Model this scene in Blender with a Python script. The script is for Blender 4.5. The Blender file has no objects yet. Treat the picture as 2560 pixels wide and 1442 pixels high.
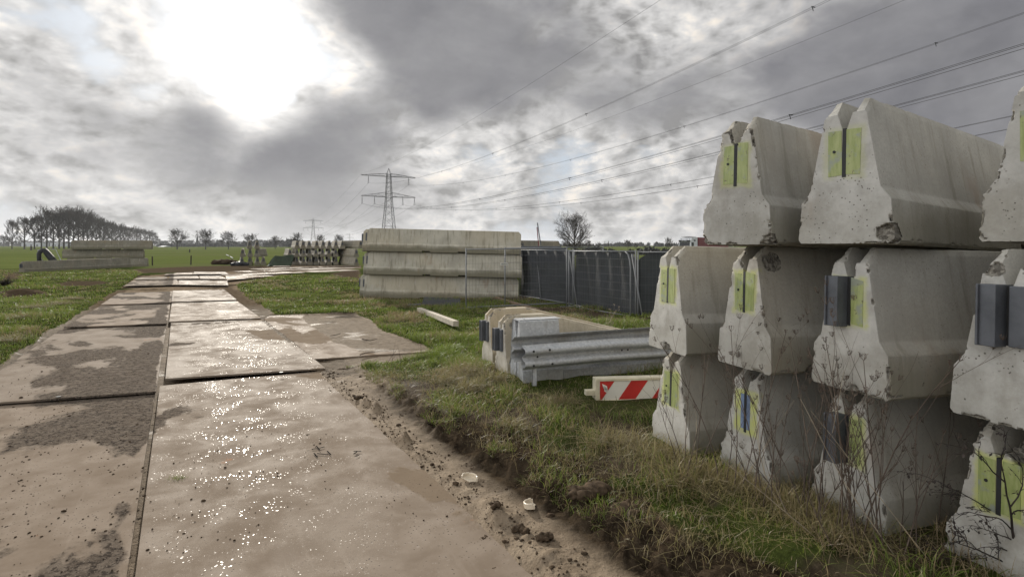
import bpy, math, random
import numpy as np
from mathutils import Vector, Matrix, noise as mnoise

sc = bpy.context.scene
COL = sc.collection
R = math.radians

# ------------------------------------------------------------------ camera
F = 1422.0          # focal length in pixels of the 2560 wide frame
HZ = 613.0          # row of the horizon
CAMH = 1.9
cam_d = bpy.data.cameras.new("camera")
cam = bpy.data.objects.new("camera", cam_d)
COL.objects.link(cam)
cam.location = (0, 0, CAMH)
cam.rotation_euler = (R(90), 0, 0)
cam_d.sensor_width = 36.0
cam_d.lens = 36.0 * F / 2560.0
cam_d.shift_y = -(721.0 - HZ) / 2560.0
cam_d.clip_start = 0.05
cam_d.clip_end = 20000
sc.camera = cam

# ------------------------------------------------------------------ light
SUN_AZ = 25.6       # degrees left of +Y
SUN_EL = 17.5
sdir = Vector((-math.sin(R(SUN_AZ)) * math.cos(R(SUN_EL)), math.cos(R(SUN_AZ)) * math.cos(R(SUN_EL)), math.sin(R(SUN_EL))))
sun_d = bpy.data.lights.new("sun", 'SUN')
sun_d.energy = 4.8
sun_d.angle = R(1.6)
sun_d.color = (1.0, 0.93, 0.82)
sun = bpy.data.objects.new("sun", sun_d)
COL.objects.link(sun)
sun.rotation_euler = sdir.to_track_quat('Z', 'Y').to_euler()
sun.location = (-10, 20, 20)

sc.view_settings.view_transform = 'Standard'
sc.view_settings.look = 'None'
sc.view_settings.exposure = 0.0
sc.view_settings.gamma = 1.0
sc.view_settings.use_curve_mapping = False
sc.cycles.use_denoising = True
sc.cycles.max_bounces = 6
sc.cycles.volume_bounces = 0
sc.cycles.sample_clamp_indirect = 6.0


class G:
    """tiny node graph helper"""
    def __init__(s, tree):
        s.t = tree; s.n = tree.nodes; s.l = tree.links

    def put(s, node, key, v):
        inp = node.inputs[key]
        if isinstance(v, bpy.types.NodeSocket): s.l.new(v, inp)
        elif v is not None: inp.default_value = v

    def m(s, op, a, b=None, c=None, clamp=False):
        nd = s.n.new('ShaderNodeMath'); nd.operation = op; nd.use_clamp = clamp
        s.put(nd, 0, a)
        if b is not None: s.put(nd, 1, b)
        if c is not None: s.put(nd, 2, c)
        return nd.outputs[0]

    def add(s, a, b): return s.m('ADD', a, b)
    def mul(s, a, b): return s.m('MULTIPLY', a, b)
    def sub(s, a, b): return s.m('SUBTRACT', a, b)

    def v(s, op, a, b=None, scale=None):
        nd = s.n.new('ShaderNodeVectorMath'); nd.operation = op
        s.put(nd, 0, a)
        if b is not None: s.put(nd, 1, b)
        if scale is not None: s.put(nd, 'Scale', scale)
        return nd.outputs['Value'] if op in ('DOT_PRODUCT', 'LENGTH') else nd.outputs['Vector']

    def xyz(s, x, y, z):
        nd = s.n.new('ShaderNodeCombineXYZ'); s.put(nd, 0, x); s.put(nd, 1, y); s.put(nd, 2, z)
        return nd.outputs[0]

    def sep(s, v):
        nd = s.n.new('ShaderNodeSeparateXYZ'); s.put(nd, 0, v)
        return nd.outputs

    def noise(s, vec, scale=1.0, detail=4.0, rough=0.55, dist=0.0, out='Fac', lac=2.0):
        nd = s.n.new('ShaderNodeTexNoise'); nd.noise_dimensions = '3D'
        s.put(nd, 'Vector', vec); s.put(nd, 'Scale', scale); s.put(nd, 'Detail', detail)
        s.put(nd, 'Roughness', rough); s.put(nd, 'Distortion', dist); s.put(nd, 'Lacunarity', lac)
        return nd.outputs[out]

    def vor(s, vec, scale=1.0, out='Distance', rnd=1.0):
        nd = s.n.new('ShaderNodeTexVoronoi'); s.put(nd, 'Vector', vec); s.put(nd, 'Scale', scale); s.put(nd, 'Randomness', rnd)
        return nd.outputs[out]

    def ss(s, x, lo, hi, a=0.0, b=1.0):
        nd = s.n.new('ShaderNodeMapRange'); nd.interpolation_type = 'SMOOTHSTEP'
        s.put(nd, 'Value', x); s.put(nd, 'From Min', lo); s.put(nd, 'From Max', hi)
        s.put(nd, 'To Min', a); s.put(nd, 'To Max', b)
        return nd.outputs[0]

    def mix(s, f, a, b, mode='MIX'):
        nd = s.n.new('ShaderNodeMix'); nd.data_type = 'RGBA'; nd.blend_type = mode
        s.put(nd, 'Factor', f)
        for k, x in ((6, a), (7, b)):
            if isinstance(x, tuple) and len(x) == 3: x = x + (1,)
            s.put(nd, k, x)
        return nd.outputs[2]

    def geo(s, out='Position'):
        return s.n.new('ShaderNodeNewGeometry').outputs[out]

    def tc(s, out='Object'):
        return s.n.new('ShaderNodeTexCoord').outputs[out]

    def attr(s, name):
        nd = s.n.new('ShaderNodeAttribute'); nd.attribute_name = name
        return nd.outputs['Fac']

    def scl(s, v, x, y, z):
        return s.v('MULTIPLY', v, (x, y, z))

    def bump(s, h, strength=0.3, dist=0.02, normal=None):
        nd = s.n.new('ShaderNodeBump'); s.put(nd, 'Strength', strength); s.put(nd, 'Distance', dist); s.put(nd, 'Height', h)
        if normal is not None: s.put(nd, 'Normal', normal)
        return nd.outputs[0]


def dirpx(px, py):
    return Vector(((px - 1280) / F, 1.0, (HZ - py) / F)).normalized()


def build_world():
    w = bpy.data.worlds.new("World"); sc.world = w
    w.use_nodes = True
    g = G(w.node_tree); g.n.clear()
    d = g.v('NORMALIZE', g.tc('Generated'))
    x, y, z = g.sep(d)
    p = g.xyz(x, y, g.mul(z, 1.75))
    toward = g.v('NORMALIZE', g.v('SUBTRACT', (sdir.x, sdir.y, sdir.z * 1.9), p))
    warp = g.v('SUBTRACT', g.noise(p, 5.0, 3, 0.5, out='Color'), (0.5, 0.5, 0.5))
    base = g.v('ADD', p, (7.3, 2.9, 1.7))
    off = g.v('SCALE', warp, scale=0.07)
    def field(q, det):
        qq = g.v('ADD', q, off)
        n = g.noise(qq, 2.7, det, 0.585)
        # cauliflower edges: folded noise gives round puffs with sharp creases
        f1 = g.m('ABSOLUTE', g.sub(g.noise(qq, 8.0, 4 if det > 8 else 3, 0.5), 0.5))
        f2 = g.m('ABSOLUTE', g.sub(g.noise(qq, 21.0, 4 if det > 8 else 2, 0.5), 0.5))
        return g.add(n, g.add(g.mul(g.sub(f1, 0.09), 0.30), g.mul(g.sub(f2, 0.09), 0.11)))
    n1 = field(base, 12)
    n2 = field(g.v('ADD', base, g.v('SCALE', toward, scale=0.022)), 6)
    # big cloud masses and openings, each at its own place on the sky
    bias = None
    for (px, py, r, a) in SKY_BLOBS:
        c = dirpx(px, py)
        t = g.m('POWER', g.m('MAXIMUM', g.v('DOT_PRODUCT', d, tuple(c)), 0.0), 2.0 / (r * r))
        t = g.mul(t, a)
        bias = t if bias is None else g.add(bias, t)
    dens = g.add(g.add(g.mul(g.sub(n1, 0.5), 1.15), 0.47), bias)
    lit = g.mul(g.sub(n1, n2), 3.4)
    sd = g.m('MAXIMUM', g.v('DOT_PRODUCT', d, tuple(sdir)), 0.0)
    glow = g.m('POWER', sd, 110.0)
    wide = g.m('POWER', sd, 9.0)
    # clear sky: Sky Texture
    sky = g.n.new('ShaderNodeTexSky'); sky.sky_type = 'NISHITA'; sky.sun_disc = False
    sky.sun_elevation = R(SUN_EL); sky.sun_rotation = R(-SUN_AZ)
    sky.air_density = 1.0; sky.dust_density = 1.2; sky.ozone_density = 1.2
    clear = g.mix(1.0, sky.outputs[0], (1.0, 1.0, 1.0), 'MULTIPLY')
    clear = g.mix(0.94, clear, (5.3, 5.95, 6.8))
    # thickness -> shade
    thick = g.add(g.mul(g.ss(dens, 0.44, 0.84), 0.86), g.mul(g.sub(g.noise(g.v('ADD', base, off), 6.0, 6, 0.55), 0.42), 0.55))
    tone = g.mix(thick, (6.6, 6.5, 6.4), (1.95, 1.95, 2.12))
    tone = g.mix(g.ss(z, 0.02, 0.17, 0.35, 0.0), tone, (5.6, 5.5, 5.4))
    litc = g.m('MULTIPLY', g.m('MAXIMUM', g.m('MINIMUM', lit, 0.6), -0.22), g.ss(dens, 0.85, 0.5, 0.12, 1.0))
    bright = g.add(1.0, g.mul(litc, 2.3))
    tone = g.v('SCALE', tone, scale=bright)
    tone = g.v('MULTIPLY', tone, g.mix(g.ss(litc, 0.02, 0.3), (1, 1, 1), (1.07, 1.0, 0.90)))
    cov = g.ss(dens, 0.34, 0.47)
    colr = g.mix(cov, clear, tone)
    # forward scattered glow through the thin cloud round the sun
    trans = g.ss(dens, 0.22, 0.66, 1.0, 0.05)
    gl = g.add(g.mul(g.mul(glow, trans), 6.0), g.mul(g.mul(wide, g.ss(dens, 0.3, 1.0, 1.0, 0.4)), 1.5))
    gv = g.v('SCALE', (1.0, 0.97, 0.92), scale=gl)
    colr = g.v('ADD', colr, gv)
    # unseen sky behind and left of the camera, brightened as added fill light
    rear = g.add(g.ss(y, 0.62, -0.2, 1.0, REAR), g.ss(g.v('DOT_PRODUCT', d, (-0.93, -0.36, 0.0)), 0.36, 0.85, 0.0, 1.7))
    colr = g.v('SCALE', colr, scale=rear)
    # ground side of the world
    colr = g.mix(g.ss(z, -0.005, -0.03), colr, (1.2, 1.15, 1.0))
    bg = g.n.new('ShaderNodeBackground'); g.put(bg, 'Color', colr); g.put(bg, 'Strength', 0.1)
    out = g.n.new('ShaderNodeOutputWorld'); g.l.new(bg.outputs[0], out.inputs[0])
    w.cycles.sampling_method = 'MANUAL'; w.cycles.sample_map_resolution = 1024


REAR = 1.15
HAZE = 0.00009
SKY_BLOBS = [
    # px, py, radius (rad), amount (minus opens the cloud, plus thickens it)
    (600, 90, 0.10, -0.20), (720, 190, 0.07, -0.24), (430, 150, 0.06, -0.07), (640, 260, 0.05, -0.12), (880, 175, 0.055, -0.26), (600, 160, 0.08, -0.10),
    (930, 10, 0.12, 0.34), (1200, 60, 0.14, 0.22), (1180, 180, 0.07, 0.16), (1450, 60, 0.14, 0.14), (1900, 180, 0.22, 0.22), (2300, 150, 0.26, 0.22), (2560, 480, 0.25, 0.22), (1650, 220, 0.10, 0.12), (1480, 250, 0.06, 0.08),
    (510, 290, 0.045, 0.22), (430, 370, 0.07, 0.16), (850, 370, 0.09, 0.22), (700, 400, 0.08, 0.14), (780, 250, 0.04, 0.12), (1080, 275, 0.035, 0.14), (1000, 480, 0.06, 0.14), (1110, 520, 0.035, 0.14), (1560, 520, 0.10, 0.14), (1700, 560, 0.1, 0.1),
    (0, 250, 0.35, -0.06), (110, 200, 0.06, 0.12), (250, 330, 0.07, 0.12), (40, 370, 0.06, 0.10), (300, 440, 0.10, 0.06), (40, 40, 0.10, -0.02), (210, 60, 0.04, -0.13), (260, 170, 0.035, -0.14), (380, 40, 0.05, 0.08), (330, 110, 0.04, 0.06), (390, 250, 0.03, -0.12),
    (1400, 400, 0.06, 0.10), (1180, 330, 0.04, -0.08), (1430, 340, 0.05, -0.10), (1240, 480, 0.04, -0.03), (1060, 350, 0.03, -0.02), (1380, 130, 0.06, 0.10), (700, 520, 0.1, 0.05), (950, 330, 0.05, 0.06), (1640, 350, 0.04, -0.06), (1700, 420, 0.04, -0.05), (300, 540, 0.08, -0.03), (1350, 70, 0.025, -0.10),
]
build_world()

# ------------------------------------------------------------------ helpers
rng = np.random.default_rng(7)
random.seed(7)


def _h(i, j, s):
    n = (i * 374761393 + j * 668265263 + s * 974711) & 0x7fffffff
    n = ((n ^ (n >> 13)) * 1274126177) & 0x7fffffff
    n = n ^ (n >> 16)
    return (n & 0xffff) / 65535.0


def vn(x, y, s=0):
    x = np.asarray(x, float); y = np.asarray(y, float)
    i = np.floor(x).astype(np.int64); j = np.floor(y).astype(np.int64)
    u = x - i; v = y - j
    u = u * u * (3 - 2 * u); v = v * v * (3 - 2 * v)
    return (_h(i, j, s) * (1 - u) + _h(i + 1, j, s) * u) * (1 - v) + (_h(i, j + 1, s) * (1 - u) + _h(i + 1, j + 1, s) * u) * v


def fbm(x, y, sc_=1.0, o=4, s=0, g=0.5):
    t = 0; a = 1.0; n = 0
    for k in range(o):
        t = t + a * vn(np.asarray(x) * sc_ * 2 ** k + 17.3 * k, np.asarray(y) * sc_ * 2 ** k + 5.1 * k, s + k)
        n += a; a *= g
    return t / n - 0.5


def sst(x, lo, hi):
    t = np.clip((np.asarray(x, float) - lo) / (hi - lo), 0, 1)
    return t * t * (3 - 2 * t)


def zb(y):
    return -0.2 * sst(y, 10, 24) - 0.1 * sst(y, 24, 60)


def at(px, py, dz=0.0):
    """where the view ray through this pixel meets the ground"""
    Y = 10.0
    for _ in range(30):
        z = float(zb(Y)) + dz
        Y = (CAMH - z) * F / (py - HZ)
    return Vector(((px - 1280) / F * Y, Y, float(zb(Y)) + dz))


AX = Vector((-0.506, 0.862)); BX = Vector((0.862, 0.506)); OO = Vector((-4.79, 7.74))


def ab(x, y):
    dx = np.asarray(x) - OO.x; dy = np.asarray(y) - OO.y
    return dx * AX.x + dy * AX.y, dx * BX.x + dy * BX.y


def fab(a, b):
    return OO + AX * a + BX * b


def inpoly(x, y, poly):
    x = np.asarray(x); y = np.asarray(y)
    r = np.zeros(x.shape, bool)
    n = len(poly)
    for i in range(n):
        x1, y1 = poly[i][0], poly[i][1]; x2, y2 = poly[(i + 1) % n][0], poly[(i + 1) % n][1]
        c = ((y1 > y) != (y2 > y)) & (x < (x2 - x1) * (y - y1) / ((y2 - y1) or 1e-9) + x1)
        r ^= c
    return r


def ptseg(x, y, poly, closed=True):
    """distance to a polyline"""
    d = np.full(np.asarray(x).shape, 1e9)
    n = len(poly)
    for i in range(n if closed else n - 1):
        x1, y1 = poly[i][0], poly[i][1]; x2, y2 = poly[(i + 1) % n][0], poly[(i + 1) % n][1]
        ex, ey = x2 - x1, y2 - y1
        t = np.clip(((x - x1) * ex + (y - y1) * ey) / (ex * ex + ey * ey + 1e-9), 0, 1)
        d = np.minimum(d, np.hypot(x - x1 - t * ex, y - y1 - t * ey))
    return d


def polypx(*pts):
    return [at(a, b) for a, b in pts]


# regions of the ground, from their outlines on the ground plane
SAND = polypx((660, 800), (680, 787), (880, 785), (925, 800), (955, 830), (1050, 862), (1100, 888), (1010, 905), (870, 925), (820, 925))
ROADF = polypx((300, 722), (345, 690), (420, 684), (490, 678), (600, 676), (680, 663), (780, 661), (905, 664), (905, 671), (760, 680), (640, 700), (590, 712), (600, 725))
MUDENT = polypx((350, 683), (330, 674), (420, 668), (560, 664), (650, 664), (690, 664), (640, 676), (480, 681))
DARK1 = polypx((0, 731), (45, 724), (90, 727), (150, 739), (60, 747), (0, 749))
DARK2 = polypx((130, 713), (175, 704), (250, 704), (290, 708), (230, 716), (150, 718))
DARK3 = polypx((0, 684), (45, 680), (70, 690), (40, 700), (0, 700))
GREY1 = polypx((905, 745), (1000, 741), (1320, 742), (1600, 800), (1600, 812), (1260, 792), (1060, 772), (930, 752))
DARK4 = polypx((820, 684), (870, 676), (905, 672), (905, 700), (860, 696))


def lane_mask(x, y):
    a, b = ab(x, y)
    return (b > -2.32) & (b < 2.42) & (a < 23) & (a > -14)


def masks(x, y):
    """grass 0..1, dark soil 0..1"""
    x = np.asarray(x, float); y = np.asarray(y, float)
    a, b = ab(x, y)
    nz = fbm(x, y, 1.1, 4, 3)
    nf = fbm(x, y, 5.0, 3, 9)
    e = nz * 0.5 + nf * 0.18
    g = np.ones(x.shape)
    lane = sst(b + e * 0.5, -2.40, -2.22) * (1 - sst(b + e * 0.6, 2.50, 2.75)) * (1 - sst(a, 23, 24))
    g *= 1 - lane
    far = inpoly(x, y, ROADF) | inpoly(x, y, MUDENT)
    g = np.where(far, 0.0, g)
    dS = ptseg(x, y, SAND)
    inS = inpoly(x, y, SAND)
    sdS = np.where(inS, -dS, dS) + e * 0.35
    g *= sst(sdS, -0.05, 0.12)
    # muddy shoulder of the bank on the right
    sh = sst(b + e * 0.5, 2.2, 2.5) * (1 - sst(b + e * 1.5, 2.62, 3.0 + 0.5 * sst(-a, 3.0, 5.0))) * (1 - sst(a + e, -2.6, -1.2))
    g = g * (1 - 0.8 * sh)
    wild = sst(-a, 3.0, 4.6) * sst(b, 2.3, 2.6) * (1 - sst(b, 3.6, 4.3))
    g *= 1 - 0.55 * wild * sst(fbm(x, y, 1.7, 3, 21), -0.12, 0.05)
    soil = sh * 0.85 + 0.75 * wild
    for P, k in ((DARK1, 1.0), (DARK2, 0.8), (DARK3, 0.7), (MUDENT, 0.75), (GREY1, 0.6), (DARK4, 0.8)):
        dd = ptseg(x, y, P); i_ = inpoly(x, y, P)
        s_ = sst(np.where(i_, dd, -dd) + e * (1.2 if P is not GREY1 else 2.0), -0.2, 0.35) * k
        soil = np.maximum(soil, s_)
        if P is GREY1: g *= 1 - 0.8 * s_
        else: g *= 1 - s_
    # dark gritty verge round the plates
    vg = lane * np.clip((b < -1.9) + (b > 2.05) * (a > -0.8), 0, 1) * 0.55
    soil = np.maximum(soil, vg)
    soil = np.maximum(soil, inS * 0.30)
    # bare patches in rough grass
    rough = sst(fbm(x, y, 0.8, 4, 31), 0.06, 0.15) * (y < 45) * (1 - lane)
    g *= 1 - 0.45 * rough
    soil = np.maximum(soil, 0.85 * rough)
    return np.clip(g, 0, 1), np.clip(soil, 0, 1)


def tz(x, y, gm=None):
    """terrain height"""
    x = np.asarray(x, float); y = np.asarray(y, float)
    a, b = ab(x, y)
    if gm is None: gm = masks(x, y)
    g, soil = gm
    z = zb(y)
    near = 1 - sst(y, 25, 60)
    lane = sst(b, -2.5, -2.1) * (1 - sst(b, 1.9, 2.06)) * (1 - sst(a, 23, 24))
    farroad = inpoly(x, y, ROADF)
    z = z - 0.07 * lane - 0.05 * farroad
    # verge left of the plates
    # mud at the right edge of the near plates: creeping over them, a clod ridge, a wheel rut, then the bank
    nearr = 1 - sst(a, -1.2, 0.2)
    e = fbm(x, y, 1.4, 3, 5)
    cl = fbm(x, y, 9.0, 4, 77, 0.6)
    cl2 = fbm(x, y, 3.5, 3, 78)
    bb = b + e * 0.22
    film = sst(bb, 1.80, 2.05) * (1 - sst(bb, 2.45, 2.6))
    z = z + nearr * film * (0.018 + 0.03 * np.maximum(cl, 0))
    ridge = np.exp(-((bb - 2.10) / 0.055) ** 2)
    z = z + nearr * ridge * np.maximum(0, cl2 + 0.09) * 0.34 * (0.6 + 1.2 * np.maximum(cl, -0.3)) * (1 - sst(a, -2.2, -1.2))
    bankz = sst(bb + 0.30 * cl, 2.42, 2.68)
    hi = 0.075 * sst(-a, 0.0, 2.5) + 0.02
    z = z + bankz * (hi - 0.0) * (1 - sst(a, -0.2, 1.0)) 
    lip = np.exp(-((bb - 2.62) / 0.13) ** 2) * sst(-a, 1.5, 3.5)
    z = z + lip * (0.02 + 0.045 * cl + 0.09 * cl2 * sst(fbm(x, y, 1.1, 2, 79), -0.05, 0.2))
    tr2 = np.exp(-((b + e * 0.3 - 3.15) / 0.16) ** 2) * sst(-a, 3.6, 4.8)
    z = z - tr2 * 0.10 + sst(-a, 1.5, 3.5) * sst(bb, 2.5, 2.8) * (1 - sst(b, 3.6, 4.4)) * (cl * 0.05 + cl2 * 0.05)
    # grass ground swells a bit
    z = z + g * near * (0.035 + 0.05 * fbm(x, y, 0.9, 3, 41) + 0.03 * fbm(x, y, 4, 2, 42))
    lft = 1 - sst(b, -2.6, -2.35)
    z = z + lft * near * (0.02 + 0.03 * np.maximum(0, fbm(x, y, 2.3, 3, 47)))
    # dark ploughed clods
    z = z + soil * near * (1 - nearr * (b > 2)) * (0.10 * np.maximum(0, fbm(x, y, 2.8, 4, 51, 0.6)) + 0.02)
    z = z + near * 0.006 * cl * (1 - lane)
    # low swell under the stacked barriers on the right and the guard rail
    z = z + 0.04 * sst(x, -0.8, 0.6) * (1 - sst(y, 9.5, 12)) * (a < 3)
    z = z - 0.055 * np.exp(-((x - 1.5) / 1.3) ** 2 - ((y - 6.5) / 0.8) ** 2)
    # sandy patch over the third plate
    inS = inpoly(x, y, SAND)
    z = z - 0.055 * inS + inS * 0.05 * sst(b + 0.35 * fbm(x, y, 1.2, 3, 61), 2.45, 3.3) * sst(a + 0.4 * fbm(x, y, 1.3, 2, 62), 0.2, 1.0)
    return z


def prop(o, label=None, cat=None, group=None, kind=None, category=None):
    cat = cat or category
    if label: o["label"] = label
    if cat: o["category"] = cat
    if group: o["group"] = group
    if kind: o["kind"] = kind
    return o


def link(name, mesh, mat=None, parent=None):
    o = bpy.data.objects.new(name, mesh)
    COL.objects.link(o)
    if mat is not None and not mesh.materials:
        mesh.materials.append(mat)
    if parent is not None: o.parent = parent
    return o


def empty(name, loc=(0, 0, 0), rz=0.0, **kw):
    o = bpy.data.objects.new(name, None)
    o.empty_display_size = 0.2
    COL.objects.link(o)
    o.location = loc; o.rotation_euler = (0, 0, rz)
    prop(o, **kw)
    return o


def copytree(o, parent=None):
    c = o.copy(); COL.objects.link(c)
    if parent is not None: c.parent = parent
    for ch in list(o.children): copytree(ch, c)
    return c


def npmesh(name, v, f, mats=(), smooth=False, attrs=None, midx=None):
    """v (n,3) array; f (m,k) array of indices, constant k"""
    me = bpy.data.meshes.new(name)
    v = np.asarray(v, np.float32); f = np.asarray(f, np.int32)
    m, k = f.shape
    me.vertices.add(len(v)); me.vertices.foreach_set('co', v.ravel())
    me.loops.add(m * k); me.loops.foreach_set('vertex_index', f.ravel())
    me.polygons.add(m)
    me.polygons.foreach_set('loop_start', np.arange(0, m * k, k, dtype=np.int32))
    me.polygons.foreach_set('loop_total', np.full(m, k, np.int32))
    if smooth: me.polygons.foreach_set('use_smooth', np.ones(m, bool))
    for mt in mats: me.materials.append(mt)
    if midx is not None: me.polygons.foreach_set('material_index', np.asarray(midx, np.int32))
    me.update(calc_edges=True)
    for nm, arr in (attrs or {}).items():
        at_ = me.attributes.new(nm, 'FLOAT', 'POINT'); at_.data.foreach_set('value', np.asarray(arr, np.float32))
    return me


class MB:
    def __init__(s): s.v = []; s.f = []; s.mi = []

    def raw(s, vs, fs, mi=0):
        b = len(s.v); s.v += [tuple(x) for x in vs]
        s.f += [tuple(b + i for i in f) for f in fs]; s.mi += [mi] * len(fs)
        return s

    def box(s, x0, x1, y0, y1, z0, z1, mi=0, M=None):
        vs = [Vector((x, y, z)) for z in (z0, z1) for (x, y) in ((x0, y0), (x1, y0), (x1, y1), (x0, y1))]
        if M is not None: vs = [M @ v for v in vs]
        return s.raw(vs, [(0, 3, 2, 1), (4, 5, 6, 7), (0, 1, 5, 4), (1, 2, 6, 5), (2, 3, 7, 6), (3, 0, 4, 7)], mi)

    def bar(s, p, q, w, h=None, mi=0, up=Vector((0, 0, 1))):
        """box beam from p to q"""
        h = h or w
        p = Vector(p); q = Vector(q); d = (q - p).normalized()
        u = d.cross(up)
        if u.length < 1e-3: u = d.cross(Vector((1, 0, 0)))
        u.normalize(); n = u.cross(d)
        vs = [c + u * (a * w / 2) + n * (b * h / 2) for c in (p, q) for a, b in ((-1, -1), (1, -1), (1, 1), (-1, 1))]
        return s.raw(vs, [(0, 1, 2, 3), (7, 6, 5, 4), (0, 4, 5, 1), (1, 5, 6, 2), (2, 6, 7, 3), (3, 7, 4, 0)], mi)

    def tube(s, pts, rad, n=8, mi=0, cap=True):
        pts = [Vector(p) for p in pts]
        if not hasattr(rad, '__len__'): rad = [rad] * len(pts)
        b = len(s.v); ref = Vector((0, 0, 1)); prev = None
        for i, p in enumerate(pts):
            d = (pts[min(i + 1, len(pts) - 1)] - pts[max(i - 1, 0)])
            d = d.normalized() if d.length > 1e-9 else Vector((0, 0, 1))
            if prev is None:
                u = d.cross(ref)
                if u.length < 0.1: u = d.cross(Vector((1, 0, 0)))
            else:
                u = prev - d * prev.dot(d)
            u.normalize(); prev = u; w = d.cross(u)
            for k in range(n):
                t = 2 * math.pi * k / n
                s.v.append(tuple(p + (u * math.cos(t) + w * math.sin(t)) * rad[i]))
        for i in range(len(pts) - 1):
            for k in range(n):
                a0 = b + i * n + k; a1 = b + i * n + (k + 1) % n
                s.f.append((a0, a1, a1 + n, a0 + n)); s.mi.append(mi)
        if cap:
            s.f.append(tuple(b + k for k in reversed(range(n)))); s.mi.append(mi)
            e = b + (len(pts) - 1) * n
            s.f.append(tuple(e + k for k in range(n))); s.mi.append(mi)
        return s

    def sheet(s, prof, y0, y1, mi=0, M=None):
        """extrude an open profile [(x,z)] along y"""
        n = len(prof)
        vs = [Vector((x, y, z)) for y in (y0, y1) for x, z in prof]
        if M is not None: vs = [M @ v for v in vs]
        return s.raw(vs, [(i, i + 1, n + i + 1, n + i) for i in range(n - 1)], mi)

    def mesh(s, name, mats=(), smooth=False, bevel=0):
        me = bpy.data.meshes.new(name)
        me.from_pydata(s.v, [], s.f)
        for m in mats: me.materials.append(m)
        me.polygons.foreach_set('material_index', s.mi)
        if smooth: me.polygons.foreach_set('use_smooth', [True] * len(s.f))
        me.update()
        return me

    def build(s, name, mat, parent=None, smooth=False, bevel=0.0, seg=2):
        mats = mat if isinstance(mat, (list, tuple)) else [mat]
        o = link(name, s.mesh(name, mats, smooth), None, parent)
        if bevel:
            md = o.modifiers.new('bevel', 'BEVEL'); md.width = bevel; md.segments = seg; md.limit_method = 'ANGLE'; md.angle_limit = R(35)
        return o


# ------------------------------------------------------------------ materials
def material(name, fn, **kw):
    m = bpy.data.materials.new(name); m.use_nodes = True
    g = G(m.node_tree)
    bs = g.n['Principled BSDF']
    fn(g, bs, **kw)
    return m


def simple(name, col, rough=0.6, metal=0.0, var=0.15, scale=6.0, bump=0.0, spec=0.35):
    def fn(g, bs):
        n = g.noise(g.tc('Object'), scale, 5, 0.6)
        c = g.mix(g.ss(n, 0.3, 0.7), tuple(x * (1 - var) for x in col), tuple(min(1, x * (1 + var)) for x in col))
        g.put(bs, 'Base Color', c)
        g.put(bs, 'Roughness', g.ss(n, 0.2, 0.8, rough * 0.85, min(1, rough * 1.15)))
        bs.inputs['Metallic'].default_value = metal
        bs.inputs['Specular IOR Level'].default_value = spec
        if bump: g.put(bs, 'Normal', g.bump(g.noise(g.tc('Object'), scale * 8, 4, 0.6), bump, 0.005))
    return material(name, fn)


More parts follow.
